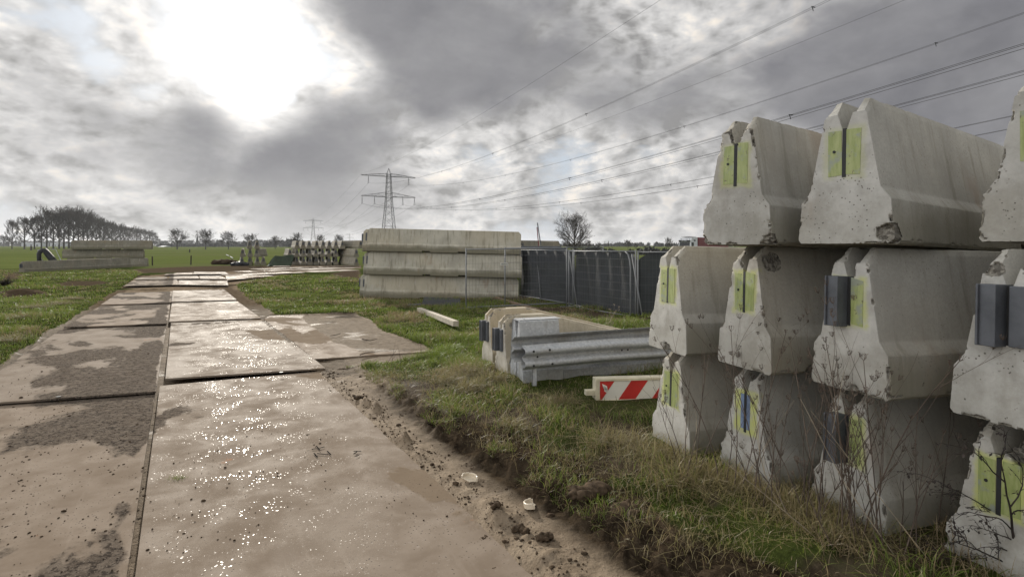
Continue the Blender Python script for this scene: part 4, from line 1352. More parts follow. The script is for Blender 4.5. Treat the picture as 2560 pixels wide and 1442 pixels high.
def build_rails():
    G_ = 'road safety steel left by the near stack'
    t = empty('galvanised_barrier', label='blotchy galvanised steel step barrier segment with guard rails bolted behind it', category='crash barrier', group=None)
    th = 20
    t.location = (0.05, 7.50, 0.03); t.rotation_euler = (0, 0, R(th - 90))
    # hood: sheet steel, step profile, open V at the end like the concrete ones
    def hoodmesh(L):
        pr = [(0.285, 0.0), (0.268, 0.26), (0.212, 0.335), (0.130, 0.87), (0.118, 0.885), (0.0, 0.888)]
        pr = pr + [(-a, b) for a, b in reversed(pr[:-1])]
        mb = MB(); n = len(pr)
        mb.sheet(pr, 0.0, L)
        inner = [(a * 0.985, b - 0.006) for a, b in pr]
        mb.sheet(inner[::-1], 0.0, L)
        # end cheeks with the slot between
        for s_ in (1, -1):
            q = [(0.285, 0.0), (0.268, 0.26), (0.212, 0.335), (0.130, 0.87), (0.062, 0.885), (0.014, 0.66), (0.014, 0.20), (0.02, 0.0)]
            vs = [Vector((s_ * a, 0.012, b)) for a, b in q]
            mb.raw(vs, [tuple(range(len(q)))[::-s_]])
            lip = [Vector((s_ * a, y, b)) for y in (0.012, 0.10) for a, b in q[4:8]]
            mb.raw(lip, [(0, 1, 5, 4), (1, 2, 6, 5), (2, 3, 7, 6)])
            vs = [Vector((s_ * a, L - 0.004, b)) for a, b in q]
            mb.raw(vs, [tuple(range(len(q)))])
        return mb
    o = hoodmesh(0.56).build('hood', M_GALV, t)
    MB().box(-0.10, 0.10, 0.02, 0.60, 0.889, 0.896).box(-0.03, 0.03, 0.10, 0.12, 0.897, 0.904).build('cover_strip', M_GALV, t)
    MB().box(-0.013, 0.013, 0.105, 0.12, 0.05, 0.70).build('slot', M_SLOT, t)
    lo = [(0.285, 0.0), (0.270, 0.24), (0.20, 0.30), (0.10, 0.33), (-0.10, 0.33), (-0.20, 0.30), (-0.270, 0.24), (-0.285, 0.0)]
    mb = MB(); mb.sheet(lo, 0.565, 3.6)
    mb.raw([Vector((a, 0.565, b)) for a, b in lo], [tuple(range(8))]); mb.raw([Vector((a, 3.6, b)) for a, b in lo], [tuple(range(8))[::-1]])
    for y in (1.3, 2.3, 3.3): mb.box(-0.02, 0.02, y, y + 0.03, 0.33, 0.345)
    mb.build('lower_body', M_GALV2, t)
    for y in (1.15, 2.6):
        m2 = MB().box(0.14, 0.20, y, y + 0.008, 0.02, 0.66).box(0.14, 0.148, y, y + 0.10, 0.02, 0.66).box(0.14, 0.20, y + 0.092, y + 0.10, 0.02, 0.66)
        m2.build('post', M_GALV2, t)
    # world -> local for rails
    Mi = (Matrix.Translation(t.location) @ Matrix.Rotation(R(th - 90), 4, 'Z')).inverted()
    def loc(ps): return [Mi @ Vector(p) for p in ps]
    def locd(ds): return [Mi.to_3x3() @ Vector(d) for d in ds]
    n = 14
    pts = [lerp3((0.66, 8.10, 0.50), (3.3, 9.0, 0.50), i / n) for i in range(n + 1)]
    beam(loc(pts), locd([(0.34, -0.94, 0)] * (n + 1)), M_GALV, t)
    pts = [lerp3((0.02, 6.98, 0.62), (3.2, 8.55, 0.60), i / n) for i in range(n + 1)]
    beam(loc(pts), locd([(-0.40, 0.92, 0)] * (n + 1)), M_GALV2, t)
    bm = MB()
    for s_ in (0.08, 0.16):
        p = lerp3((0.66, 8.10, 0.59), (3.3, 9.0, 0.59), s_) + Vector((0.34, -0.94, 0)) * 0.08
        bm.tube([p, p + Vector((0.34, -0.94, 0)) * 0.02], 0.018, 10)
    ob = bm.build('bolt', M_SLOT, t); ob.matrix_parent_inverse = Matrix(); ob.data.transform(Mi)
    # front rail, a thing of its own
    f = empty('guard_rail', label='long bent W-profile guard rail in front of the galvanised barrier', category='guard rail')
    f.location = (0.15, 6.97, 0)
    n = 20; path = []; outs = []
    for i in range(n + 1):
        s = i / n
        p = lerp3((0, 0, 0.512), (3.0, 1.62, 0.44), s)
        bend = 0.10 * math.sin(math.pi * min(1, s * 1.2)) - 0.05 * math.exp(-s * 14)
        p += Vector((0.48, -0.87, 0)) * bend + Vector((0, 0, 0.03 * math.sin(s * 5)))
        path.append(p); outs.append((0.46, -0.88, 0.0))
    beam(path, outs, M_GALV, f, 'rail')
    pm = MB()
    for (x_, y_) in ((0.10, 0.06), (0.98, 0.66)):
        a = Vector((x_, y_ + 0.02, 0))
        pm = MB().box(a.x, a.x + 0.055, a.y, a.y + 0.006, 0.06, 0.60).box(a.x, a.x + 0.006, a.y - 0.0, a.y + 0.10, 0.06, 0.60).box(a.x + 0.0, a.x + 0.055, a.y + 0.094, a.y + 0.10, 0.06, 0.60)
        pm.build('post', M_GALV, f)
    for (s, h_) in ((0.03, -0.09), (0.10, -0.085), (0.03, 0.085), (0.09, 0.09), (0.055, 0.0), (0.42, 0.0), (0.45, 0.0)):
        i = s * n; p = path[int(i)].lerp(path[int(i) + 1], i % 1)
        dz = 0.083 if abs(h_) > 0.05 else 0.001
        c = p + Vector((0.46, -0.88, 0)) * dz + Vector((0, 0, h_))
        e = Vector((0.03, 0.016, 0))
        MB().tube([c - Vector((0.46, -0.88, 0)) * 0.004, c + Vector((0.46, -0.88, 0)) * 0.006], 0.014, 10).build('bolt', M_SLOT, f)
    MB().box(-0.10, 0.62, -0.10, 0.10, 0.05, 0.115).build('base_plate', M_GALV2, f)


build_rails()


def striped_beam():
    t = empty('striped_warning_beam', label='low red and white striped warning beam with cream edges lying on the grass', category='warning beam')
    t.location = (0.965, 6.58, 0.085); t.rotation_euler = (0, R(0.8), R(9))
    L, H, W = 2.3, 0.272, 0.11
    MB().box(0.02, L, 0.0, W, 0.02, H - 0.03).build('core', M_WHITE, t)
    fr = MB().box(0, L, -0.012, W + 0.012, H - 0.03, H).box(0.03, L, -0.012, W + 0.012, 0.0, 0.026)
    fr.raw([(0, -0.012, 0.03), (0.03, -0.012, 0.0), (0.055, -0.012, 0.0), (0.035, -0.012, H - 0.03), (0.0, -0.012, H - 0.03), (0, W + 0.012, 0.03), (0.03, W + 0.012, 0.0), (0.055, W + 0.012, 0.0), (0.035, W + 0.012, H - 0.03), (0.0, W + 0.012, H - 0.03)],
           [(0, 1, 2, 3, 4), (9, 8, 7, 6, 5), (0, 5, 6, 1), (0, 4, 9, 5)])
    fr.build('frame', M_CREAM, t, bevel=0.004)
    MB().box(-0.11, 0.0, 0.01, 0.09, 0.075, 0.135).build('end_lug', M_CREAM, t, bevel=0.004)
    z0, z1 = 0.028, H - 0.032
    x = 0.045; w = 0.205; sl = 0.15
    k = 0
    xs = -0.13
    while xs < L:
        a, b = xs, xs + w
        pts = [(a, z0), (b, z0), (b + sl, z1), (a + sl, z1)]
        # clip to x >= 0.05
        def clip(P, X):
            out = []
            for i in range(len(P)):
                p, q = P[i], P[(i + 1) % len(P)]
                if p[0] >= X: out.append(p)
                if (p[0] >= X) != (q[0] >= X):
                    u = (X - p[0]) / (q[0] - p[0]); out.append((X, p[1] + (q[1] - p[1]) * u))
            return out
        pts = clip(pts, 0.052)
        if len(pts) > 2:
            m = len(pts)
            mb = MB().raw([(p[0], -0.004, p[1]) for p in pts] + [(p[0], 0.001, p[1]) for p in pts], [tuple(range(m))] + [(i, m + i, m + (i + 1) % m, (i + 1) % m) for i in range(m)])
            o = mb.build('stripe', M_RED, t); o["label"] = 'red slanting stripe'
        xs += w * 2
    st = MB().raw([(0.075, -0.006, 0.215), (0.135, -0.006, 0.185), (0.150, -0.006, 0.10), (0.105, -0.006, 0.125)], [(0, 3, 2, 1)]).build('sticker', M_WHITE, t)
    ink = MB()
    for (a, b, c, d) in ((0.095, 0.185, 0.10, 0.14), (0.105, 0.185, 0.12, 0.16), (0.12, 0.165, 0.112, 0.13), (0.10, 0.16, 0.13, 0.145), (0.128, 0.16, 0.135, 0.12)):
        ink.bar((a, -0.008, b), (c, -0.008, d), 0.004, 0.002)
    ink.build('scribble', M_INK, st)


striped_beam()


# ------------------------------------------------------------------ fence panels
def fence_panel(p, q, z0p, z0q, H, label, wires=True, curved=False, sign=False, netted=False):
    p = Vector(p); q = Vector(q)
    t = empty('mesh_fence', label=label, category='mesh fence', group='mobile mesh fence panels')
    t.location = (p.x, p.y, 0)
    d = Vector((q.x - p.x, q.y - p.y)); L = d.length; u = d / L
    def W(s, h):
        z = (z0p * (1 - s) + z0q * s) + h
        return Vector((d.x * s, d.y * s, z))
    for s in (0.0, 1.0):
        if curved and s == 1.0:
            pts = [W(1.0, -0.05), W(1.0, H - 0.45), W(0.99, H - 0.25), W(0.965, H - 0.08), W(0.93, H)]
        else:
            pts = [W(s, -0.08), W(s, H + 0.04)]
        MB().tube(pts, 0.021, 8).build('post', M_TUBE, t, smooth=True)
    MB().tube([W(0, H), W(1, H)], 0.017, 8).build('rail', M_TUBE, t, smooth=True)
    MB().tube([W(0, 0.16), W(1, 0.16)], 0.017, 8).build('rail', M_TUBE, t, smooth=True)
    if wires:
        mb = MB()
        n = int(L / 0.10)
        for i in range(1, n): mb.tube([W(i / n, 0.16), W(i / n, H)], 0.0022, 3, cap=False)
        for k in range(1, 8): mb.tube([W(0, 0.16 + k * (H - 0.16) / 8), W(1, 0.16 + k * (H - 0.16) / 8)], 0.0032, 3, cap=False)
        mb.build('wire_mesh', M_FWIRE, t)
    if sign:
        c = W(0.33, H - 0.52)
        M = Matrix.Translation(c) @ Matrix.Rotation(math.atan2(u.y, u.x), 4, 'Z')
        sg = MB().box(-0.01, 0.24, -0.012, -0.006, 0.0, 0.085, M=M).build('sign', M_WHITE, t)
        cu = bpy.data.curves.new('lettering', 'FONT'); cu.body = 'HERAS'; cu.size = 0.078; cu.extrude = 0.001
        o = bpy.data.objects.new('lettering', cu); COL.objects.link(o)
        dg = bpy.context.evaluated_depsgraph_get(); dg.update()
        me = bpy.data.meshes.new_from_object(o.evaluated_get(dg)); bpy.data.objects.remove(o)
        me.transform(M @ Matrix.Translation((0.005, -0.014, 0.015)) @ Matrix.Rotation(R(90), 4, 'X'))
        me.materials.clear(); link('lettering', me, M_INK, sg)
    return t


def foot(x, y, z, rz, label):
    o = MB().box(-0.36, 0.36, -0.11, 0.11, 0, 0.09).box(-0.28, 0.28, -0.09, 0.09, 0.09, 0.14).build('concrete_block', simple('foot_' + label[:4], (0.09, 0.09, 0.085), 0.9), None, bevel=0.012)
    o.location = (x, y, z); o.rotation_euler = (0, 0, R(rz)); prop(o, label, 'concrete block', 'concrete feet of the mesh fence')


fence_panel((-1.43, 17.7), (1.79, 18.6), -0.19, -0.15, 1.96, 'bare mesh fence panel with small white sign in front of the long stack', sign=True)
fence_panel((-0.24, 19.5), (3.25, 20.3), -0.30, -0.28, 2.10, 'bare mesh fence panel behind the one with the sign', wires=True)
fence_panel((1.85, 18.5), (3.24, 15.55), -0.22, -0.20, 1.93, 'mesh fence panel with bent corner tube before the dark netting', curved=True)
NP = [(0.28, 23.0), (2.08, 19.2), (3.45, 15.75), (6.8, 14.2)]
for i, lb in enumerate(('farthest steel mesh panel carrying netting, beside the long stack', 'middle steel mesh panel carrying dark netting', 'nearest netted steel mesh panel running behind the near stack')):
    a, b = NP[i], NP[i + 1]
    d = (Vector(b) - Vector(a)).normalized() * 0.04
    fence_panel((a[0] + d.x, a[1] + d.y), (b[0] - d.x, b[1] - d.y), -0.27, -0.25, 1.98, lb)
# leaning loose posts at the joints
for (a, b, lb) in ((((0.95, 21.9, 1.68), (1.08, 21.2, -0.2)), None, 'leaning steel prop at the far end of the netted fence'), (((1.9, 18.9, 1.70), (2.12, 18.3, -0.22)), None, 'leaning steel prop at the middle joint of the netted fence'), (((3.35, 15.9, 1.65), (3.58, 15.5, -0.2)), None, 'leaning steel prop at the near joint of the netted fence')):
    o = MB().tube([a[0], a[1]], 0.021, 8).build('steel_prop', M_TUBE, None, smooth=True); prop(o, lb, 'steel prop', 'loose props along the fence')
foot(3.42, 15.5, -0.20, 10, 'dark concrete fence foot by the near end of the netting')
foot(1.84, 18.5, -0.22, 10, 'dark concrete fence foot at the middle post')
foot(-1.40, 17.6, -0.17, 20, 'flat concrete fence foot at the sign panel, left end')


def netting(i, label):
    a, b = Vector(NP[i]), Vector(NP[i + 1])
    d = b - a; L = d.length; u = d / L; nrm = Vector((u.y, -u.x))   # toward the camera side or away
    if nrm.y > 0: nrm = -nrm
    ns, nh = 60, 20
    v = []; f = []
    for s in range(ns + 1):
        S_ = s / ns; x = S_ * L
        dip = 0.20 * math.exp(-((L - x) / 0.22) ** 1.3) + 0.20 * math.exp(-(x / 0.22) ** 1.3) * (i > 0) + 0.04 * abs(math.sin(x * 3.3 + i))
        for h in range(nh + 1):
            t = h / nh
            z = -0.22 + t * (1.93 - dip)
            off = -0.05 - 0.035 * float(fbm(x * 2 + i * 7, t * 2, 1.0, 3, 5)) - 0.03 * math.sin(x * 9 + t * 3) * t
            p = a + u * x + nrm * off
            v.append((p.x, p.y, z))
    for s in range(ns):
        for h in range(nh):
            k = s * (nh + 1) + h
            f.append((k, k + nh + 1, k + nh + 2, k + 1))
    me = bpy.data.meshes.new('privacy_netting'); me.from_pydata(v, [], f); me.polygons.foreach_set('use_smooth', [True] * len(f)); me.update()
    o = link('privacy_netting', me, M_NET); prop(o, label, 'netting', 'dark netting tied to the fence')


netting(0, 'dark netting on the farthest screened panel beside the long stack')
netting(1, 'dark netting sagging between the middle fence posts')
netting(2, 'dark netting disappearing behind the near stack')


def beamlog(p, q, w, h, z, name, label, cat, mat):
    p = Vector(p); q = Vector(q)
    o = MB().bar((0, 0, 0), (q.x - p.x, q.y - p.y, q.z - p.z), w, h).build(name, mat, None, bevel=0.006)
    o.location = (p.x, p.y, p.z + z); prop(o, label, cat)
    return o


a = at(1048, 783); b = at(1140, 828)
beamlog((a.x, a.y, a.z), (b.x, b.y, b.z + 0.06), 0.13, 0.12, 0.11, 'timber_beam', 'pale square timber beam lying in the grass left of the ramp-ended barriers', 'beam', M_WOOD)
a = at(1240, 749); b = at(1345, 781)
beamlog(a, b, 0.12, 0.10, 0.06, 'timber_plank', 'brown plank on the ground at the foot of the long stack by the fence', 'plank', M_WOODB)
# grating lying on the ground
g0 = at(1055, 768); g1 = at(1150, 768); g2 = at(1150, 750); g3 = at(1060, 750)
mb = MB()
n = 24
for i in range(n + 1):
    s = i / n
    mb.tube([g0.lerp(g1, s) + Vector((0, 0, 0.07)), g3.lerp(g2, s) + Vector((0, 0, 0.08))], 0.008, 4)
for i in range(13):
    s = i / 12
    mb.tube([g0.lerp(g3, s) + Vector((0, 0, 0.11)), g1.lerp(g2, s) + Vector((0, 0, 0.08))], 0.008, 4)
o = mb.build('steel_grating', M_FWIRE); prop(o, 'dark steel grating lying flat before the long stack', 'grating')
o = MB().tube([at(1020, 768) + Vector((0, 0, 0.07)), at(1052, 767) + Vector((0, 0, 0.08))], 0.035, 8).build('steel_pipe', M_STEEL); prop(o, 'short grey pipe left of the flat grating', 'pipe')

# ------------------------------------------------------------------ broken ceramic rims on the mud
def rim(x, y, z, rz, label, arc, tiltx):
    n = 26; mb = MB(); r0, r1, hgt = 0.050, 0.062, 0.035
    v = []; f = []
    rr_ = random.Random(label)
    for i in range(n + 1):
        a_ = R(arc) * i / n
        j = 1 + rr_.uniform(-0.02, 0.02)
        hh = hgt * (1 - 0.25 * (i < 2) - 0.35 * (i > n - 2)) * (1 + rr_.uniform(-.04, .04))
        for (r_, z_) in ((r0 * 0.86, 0.006), (r0, 0.010), (r0, hh), ((r0 + r1) / 2, hh + 0.004), (r1, hh), (r1 * 0.99, 0.0), (r0 * 0.86, 0.0)):
            v.append((math.cos(a_) * r_ * j * 1.15, math.sin(a_) * r_ * j, z_))
    m = 7
    for i in range(n):
        for k in range(m):
            a_, b_ = i * m + k, i * m + (k + 1) % m
            f.append((a_, b_, b_ + m, a_ + m))
    f.append(tuple(range(m))[::-1]); f.append(tuple(n * m + k for k in range(m)))
    # piece of the floor of the bowl
    base = len(v)
    ks = list(range(0, n + 1, 2)); ln = len(ks)
    for zz in (0.007, 0.0):
        for q_ in ks:
            a_ = R(arc) * q_ / n; v.append((math.cos(a_) * r0 * 0.9 * 1.15, math.sin(a_) * r0 * 0.9, zz))
        v.append((-0.008, -0.012, zz)); v.append((0.012, -0.020, zz)); 
    w_ = ln + 2
    f.append(tuple(base + k for k in range(w_))); f.append(tuple(base + w_ + k for k in reversed(range(w_))))
    for k in range(w_): f.append((base + k, base + w_ + k, base + w_ + (k + 1) % w_, base + (k + 1) % w_))
    me = bpy.data.meshes.new('broken_bowl'); me.from_pydata(v, [], f); me.update()
    o = link('broken_bowl', me, M_CERAM)
    md = o.modifiers.new('b', 'BEVEL'); md.width = 0.0015; md.segments = 2
    o.location = (x, y, z); o.rotation_euler = (R(tiltx), R(6), R(rz)); prop(o, label, 'broken bowl', 'broken pieces of a cream bowl on the mud')


def gz(x, y): return float(tz(np.array([x]), np.array([y]))[0])


c = at(1172, 1214); rim(c.x, c.y, gz(c.x, c.y) + 0.012, -10, 'broken cream bowl rim in the wheel rut, left one farther from the camera', 165, 8)
c = at(1332, 1288); rim(c.x, c.y, gz(c.x, c.y) + 0.012, 85, 'broken cream bowl rim, the nearer one close to the mud bank', 200, -8)

# ------------------------------------------------------------------ crumbs, clods and twigs on the plates
def clods(pts, sizes, seed, name, label, mat, kind='stuff', cat=None, flat=0.6):
    r = np.random.default_rng(seed)
    # base shape: subdivided octahedron
    import bmesh
    bm = bmesh.new(); bmesh.ops.create_icosphere(bm, subdivisions=1 if len(pts) > 400 else 3, radius=1.0)
    bv = np.array([v.co[:] for v in bm.verts]); bf = np.array([[v.index for v in f_.verts] for f_ in bm.faces]); bm.free()
    V = []; Fc = []
    for i, (p, s) in enumerate(zip(pts, sizes)):
        nz = fbm(bv[:, 0] * 1.3 + i * 3.1, bv[:, 1] * 1.3 + bv[:, 2] * 1.7 + i, 1.6, 3, 5)
        q = bv * (1 + 0.9 * nz)[:, None] * np.array([s * r.uniform(0.7, 1.4), s * r.uniform(0.7, 1.3), s * flat])
        a_ = r.uniform(0, 6.28); c_, s_ = math.cos(a_), math.sin(a_)
        q = np.stack([q[:, 0] * c_ - q[:, 1] * s_, q[:, 0] * s_ + q[:, 1] * c_, q[:, 2]], 1) + np.array(p)
        Fc.append(bf + len(bv) * i); V.append(q)
    me = npmesh(name, np.concatenate(V), np.concatenate(Fc), [mat], False)
    o = link(name, me); prop(o, label, cat, None, kind)
    return o


r_ = np.random.default_rng(77)
pts, sz = [], []
for _ in range(3600):
    b_ = r_.uniform(-2.0, 1.95) if r_.random() < 0.6 else r_.uniform(-2.0, -0.0)
    a_ = -r_.uniform(0, 7.0) if r_.random() < 0.75 else r_.uniform(0, 9)
    p = fab(a_, b_)
    if p.y < 1.8: continue
    if fbm([p.x], [p.y], 0.9, 3, 12)[0] < (0.02 if b_ < 0 else 0.09): continue
    s = float(np.exp(r_.normal(-5.38, 0.48)))
    z = float(zb(p.y)) + (0.003 if a_ < -0.1 else 0.055 - 0.040 * min(1, a_ / 7.2))
    if b_ < -0.05: z -= 0.014
    pts.append((p.x, p.y, z)); sz.append(s)
clods(pts, sz, 3, 'mud_crumbs', 'small dark mud crumbs strewn over the steel plates', M_CLOD)
pts, sz = [], []
for _ in range(1500):      # grit along the right mud edge and rut
    a_ = -r_.uniform(0, 7); b_ = 2.1 + r_.normal(0, 0.10)
    if r_.random() < 0.35: b_ = r_.uniform(1.85, 3.2)
    p = fab(a_, b_)
    if p.y < 1.8: continue
    s = float(np.exp(r_.normal(-5.2, 0.55)))
    pts.append((p.x, p.y, gz(p.x, p.y) + s * 0.2)); sz.append(s)
clods(pts, sz, 4, 'mud_crumbs', 'crumbly mud lumps along the wheel rut at the plate edge', M_CLOD)
for i, (px, py, s, lb) in enumerate(((862, 922, 0.075, 'black peaty mud lump at the corner of the side plate'), (1215, 1340, 0.038, 'mud clod pair on the wet film, leftmost'), (1300, 1345, 0.045, 'mud clod left of the nearest big one'), (1360, 1370, 0.05, 'mud clod with a pointed top near the rut'), (1255, 1415, 0.055, 'round crumbly mud heap at the bottom of the photo'), (1240, 1300, 0.04, 'mud clod at the end of the thin ridge'), (795, 1010, 0.03, 'thin mud smear with clods on the speckled plate'), (900, 1005, 0.05, 'flat mud pat by the grass tip'), (1470, 1290, 0.10, 'large dark mud clod broken from the bank'), (1560, 1330, 0.09, 'rounded mud clod at the foot of the bank'))):
    c = at(px, py)
    z = gz(c.x, c.y)
    pp = [(c.x + random.uniform(-1, 1) * s * 0.9, c.y + random.uniform(-1, 1) * s * 0.7, z + 0.01 + 0.25 * s * 0.4) for _ in range(7)]
    clods(pp, [s * random.uniform(0.35, 0.75) for _ in pp], 20 + i, 'mud_clod', lb, M_CLOD, kind=None, cat='mud clod', flat=0.5 if s > 0.06 else 0.7)


def twig(pts, r, label, branch=None):
    P = [at(*p) for p in pts]
    P = [Vector((p.x, p.y, gz(p.x, p.y) + r + 0.05 * (b_ > 2.2 and 0) + dz)) for p, b_, dz in ((q, ab(q.x, q.y)[1], 0.035 if ab(q.x, q.y)[1] < 4.2 else 0.0) for q in P)]
    mb = MB().tube(P, [r, r * 0.9] + [r * 0.6] * (len(P) - 2), 5)
    if branch: mb.tube([P[1], P[1] + Vector(branch)], [r * 0.6, r * 0.3], 4)
    o = mb.build('twig', M_STALK); prop(o, label, 'twig', 'dead twigs on the plates')


twig(((905, 853), (925, 857), (943, 853)), 0.010, 'forked twig on the sand patch, rightmost', (-0.1, -0.12, 0.02))
twig(((826, 842), (840, 841), (852, 838)), 0.008, 'short twig in the middle of the sand patch', (0.05, 0.1, 0.0))
twig(((900, 890), (915, 886), (938, 884)), 0.010, 'thick short twig near the tip of the grass', None)
twig(((590, 969), (604, 970), (620, 972)), 0.007, 'straight thin twig on the edge of the nearest plate', None)

# cut marks burnt into the nearest plate: a cross and three strokes
mk = MB()
for (x0, y0, x1, y1) in ((779, 1125, 792, 1123), (799, 1122, 811, 1119), (791, 1117, 800, 1127.5), (785, 1135, 794, 1145), (793, 1135.5, 820, 1138.5), (818, 1129.5, 827, 1138.5), (884, 1130, 903, 1130.5), (884, 1137, 893, 1131), (889, 1143, 899, 1139)):
    p, q = at(x0, y0), at(x1, y1)
    mk.bar((p.x, p.y, 0.0105), (q.x, q.y, 0.0105), 0.009, 0.003)
PL0 = [o for o in COL.objects if o.name == 'steel_road_plate'][0]
mko = mk.build('cut_mark', M_INK, PL0); mko.matrix_parent_inverse = Matrix.Translation(-PL0.location)
for (px, py, b_) in ((703, 941, 0), (146, 999, 0)):
    c = at(px, py); zz = 0.062 if px > 300 else 0.038
    o = MB().tube([(0, 0, 0), (0, 0, 0.004)], 0.028, 16).build('lifting_eye', M_SLOT, None)
    pl = [q for q in COL.objects if q.name.startswith('steel_road_plate') and q.get('label', '').find('raised glossy' if px > 300 else 'second in the left') >= 0][0]
    o.parent = pl; o.location = (c.x - pl.location.x, c.y - pl.location.y, zz)


# ------------------------------------------------------------------ dried weeds
def weed(px, py, h, lean, seed, label, nb=4, umb=True, mat=None, dense=1.0, rad=0.0042):
    rn = random.Random(seed)
    c = at(px, py, 0.12); z0 = gz(c.x, c.y)
    t = empty('dried_weed', label=label, category='weed', group='dried weeds before the near stack')
    t.location = (c.x, c.y, z0 - 0.02)
    st = MB(); heads = []
    lv = Vector((lean[0], lean[1], 0))
    def stem(p, d, L, r, depth):
        n = 6; pts = [p.copy()]; q = p.copy(); dd = d.copy()
        bend = Vector((rn.uniform(-1, 1), rn.uniform(-1, 1), 0.55)) * 0.10
        for i in range(n):
            dd = (dd + bend + Vector((rn.uniform(-1, 1), rn.uniform(-1, 1), rn.uniform(-.5, .5))) * 0.07).normalized()
            q = q + dd * (L / n); pts.append(q.copy())
        rs = [r * (1 - 0.6 * i / n) for i in range(n + 1)]
        st.tube(pts, rs, 5 if depth == 0 else 4, cap=False)
        if depth < 2:
            m = nb if depth == 0 else rn.choice((0, 1, 2))
            for k in range(m):
                i = rn.randint(2, n - 1); a_ = rn.uniform(0, 6.28)
                nd = (pts[i + 1] - pts[i]).normalized() + Vector((math.cos(a_), math.sin(a_), 0.2)) * rn.uniform(0.35, 0.7)
                stem(pts[i], nd.normalized(), L * rn.uniform(0.25, 0.5), rs[i] * 0.65, depth + 1)
        if umb: heads.append((pts[-1], dd))
    stem(Vector((0, 0, 0)), (Vector((0, 0, 1)) + lv).normalized(), h, rad, 0)
    st.build('stem', mat or M_STALK, t, smooth=True)
    if umb:
        for (p, d) in heads:
            hd = MB()
            s = rn.uniform(0.018, 0.042)
            for k in range(10):
                a_ = rn.uniform(0, 6.28); e = rn.uniform(0.3, 1.1)
                v_ = (d + Vector((math.cos(a_), math.sin(a_), 0)) * e).normalized()
                m_ = p + v_ * s * 0.6; q_ = p + (v_ + Vector((0, 0, 0.5))).normalized() * s
                hd.tube([p, m_, q_], [0.0011, 0.0009, 0.0007], 3, cap=False)
                if rn.random() < 0.7:
                    for _ in range(2):
                        hd.tube([q_, q_ + Vector((rn.uniform(-1, 1), rn.uniform(-1, 1), rn.uniform(-.2, 1))) * 0.007], [0.0014, 0.0006], 3, cap=False)
            hd.build('seed_head', mat or M_STALK, t)
    return t


W = [(1712, 1195, 0.85, (0.05, 0)), (1700, 1190, 0.55, (-0.25, 0.1)), (1742, 1205, 0.75, (0.25, 0)), (1800, 1228, 1.10, (0.02, 0)), (1812, 1230, 0.95, (0.2, 0)), (1835, 1240, 1.15, (0.12, 0)), (1850, 1245, 0.9, (0.35, 0.0)),
     (1880, 1255, 1.2, (0.10, 0)), (1905, 1262, 1.05, (0.02, 0)), (1925, 1262, 0.8, (0.22, 0)), (1950, 1270, 0.95, (-0.05, 0)), (2000, 1300, 0.85, (0.1, 0)), (2040, 1340, 1.05, (0.15, 0)), (2060, 1350, 1.2, (-0.05, 0.02)), (2085, 1350, 1.0, (0.28, 0)), (2105, 1362, 1.25, (0.10, 0)),
     (2125, 1368, 1.15, (0.25, 0)), (2140, 1370, 1.05, (-0.12, 0)), (2150, 1372, 1.28, (0.16, 0)), (2170, 1376, 1.0, (0.4, 0)), (2190, 1380, 1.1, (0.05, 0)), (2215, 1385, 0.85, (-0.3, 0.1)), (2260, 1400, 0.75, (0.3, 0.1)), (2290, 1405, 0.95, (0.1, 0.1)), (2345, 1330, 0.85, (0.12, 0.1)), (2090, 1395, 0.6, (-0.5, 0.0)), (1990, 1330, 0.55, (-0.5, 0.05))]
for i, (px, py, h, ln) in enumerate(W):
    weed(px, py, h, ln, 300 + i, 'dried umbel weed, %s from left among those before the near stack' % (ORD[i] if i < 20 else 'twenty-' + ORD[i - 20]), nb=4 if h > 0.9 else 3, rad=0.0046 if h > 1 else 0.0036)
rq = random.Random(31)
for i in range(26):
    px = rq.choice((rq.uniform(1700, 1960), rq.uniform(2010, 2260), rq.uniform(2040, 2200)))
    py = 1190 + (px - 1700) * 0.36 + rq.uniform(-10, 25)
    t = weed(px, py, rq.uniform(0.45, 1.05), (rq.uniform(-0.35, 0.45), rq.uniform(-.05, .05)), 700 + i, 'thin leafless stalk, %s in the tangled thicket before the near stack' % (ORD[i] if i < 20 else 'twenty-' + ORD[i - 20]), nb=rq.choice((3, 4, 5)), umb=False, rad=0.0038)
    t["group"] = 'thin stalks of the tangled thicket'
# pale grass canes leaning across
for i, (px, py, h, ln) in enumerate(((2330, 1410, 1.1, (-0.9, 0.0)), (2240, 1400, 1.0, (-0.8, 0.05)), (1960, 1290, 0.9, (-0.7, 0.1)), (1830, 1240, 0.8, (0.9, 0.0)), (2050, 1370, 0.8, (-1.0, 0.1)), (1700, 1200, 0.6, (0.9, 0.1)))):
    weed(px, py, h, ln, 400 + i, 'pale broken cane leaning sideways, %s among the dried weeds' % ORD[i], nb=2, umb=False, mat=M_STALKL, rad=0.0032)
for i, (px, py, h) in enumerate(((962, 905, 0.35), (978, 910, 0.42), (1000, 912, 0.38), (1050, 885, 0.25), (1225, 965, 0.4), (1105, 790, 0.5), (970, 815, 0.4))):
    weed(px, py, h, (random.uniform(-.2, .5), 0), 500 + i, 'small leafless stalk standing in the grass, %s of those near the sand patch' % ORD[i], nb=3, umb=False, rad=0.003)
for i, (px, py, h) in enumerate(((1515, 835, 0.55), (1530, 832, 0.40), (1475, 830, 0.30))):
    t = weed(px, py, h, (random.uniform(-.1, .15), 0), 520 + i, 'brown seeding dock plant, %s before the netted fence' % ORD[i], nb=6, umb=True, mat=M_STALKL, rad=0.006)


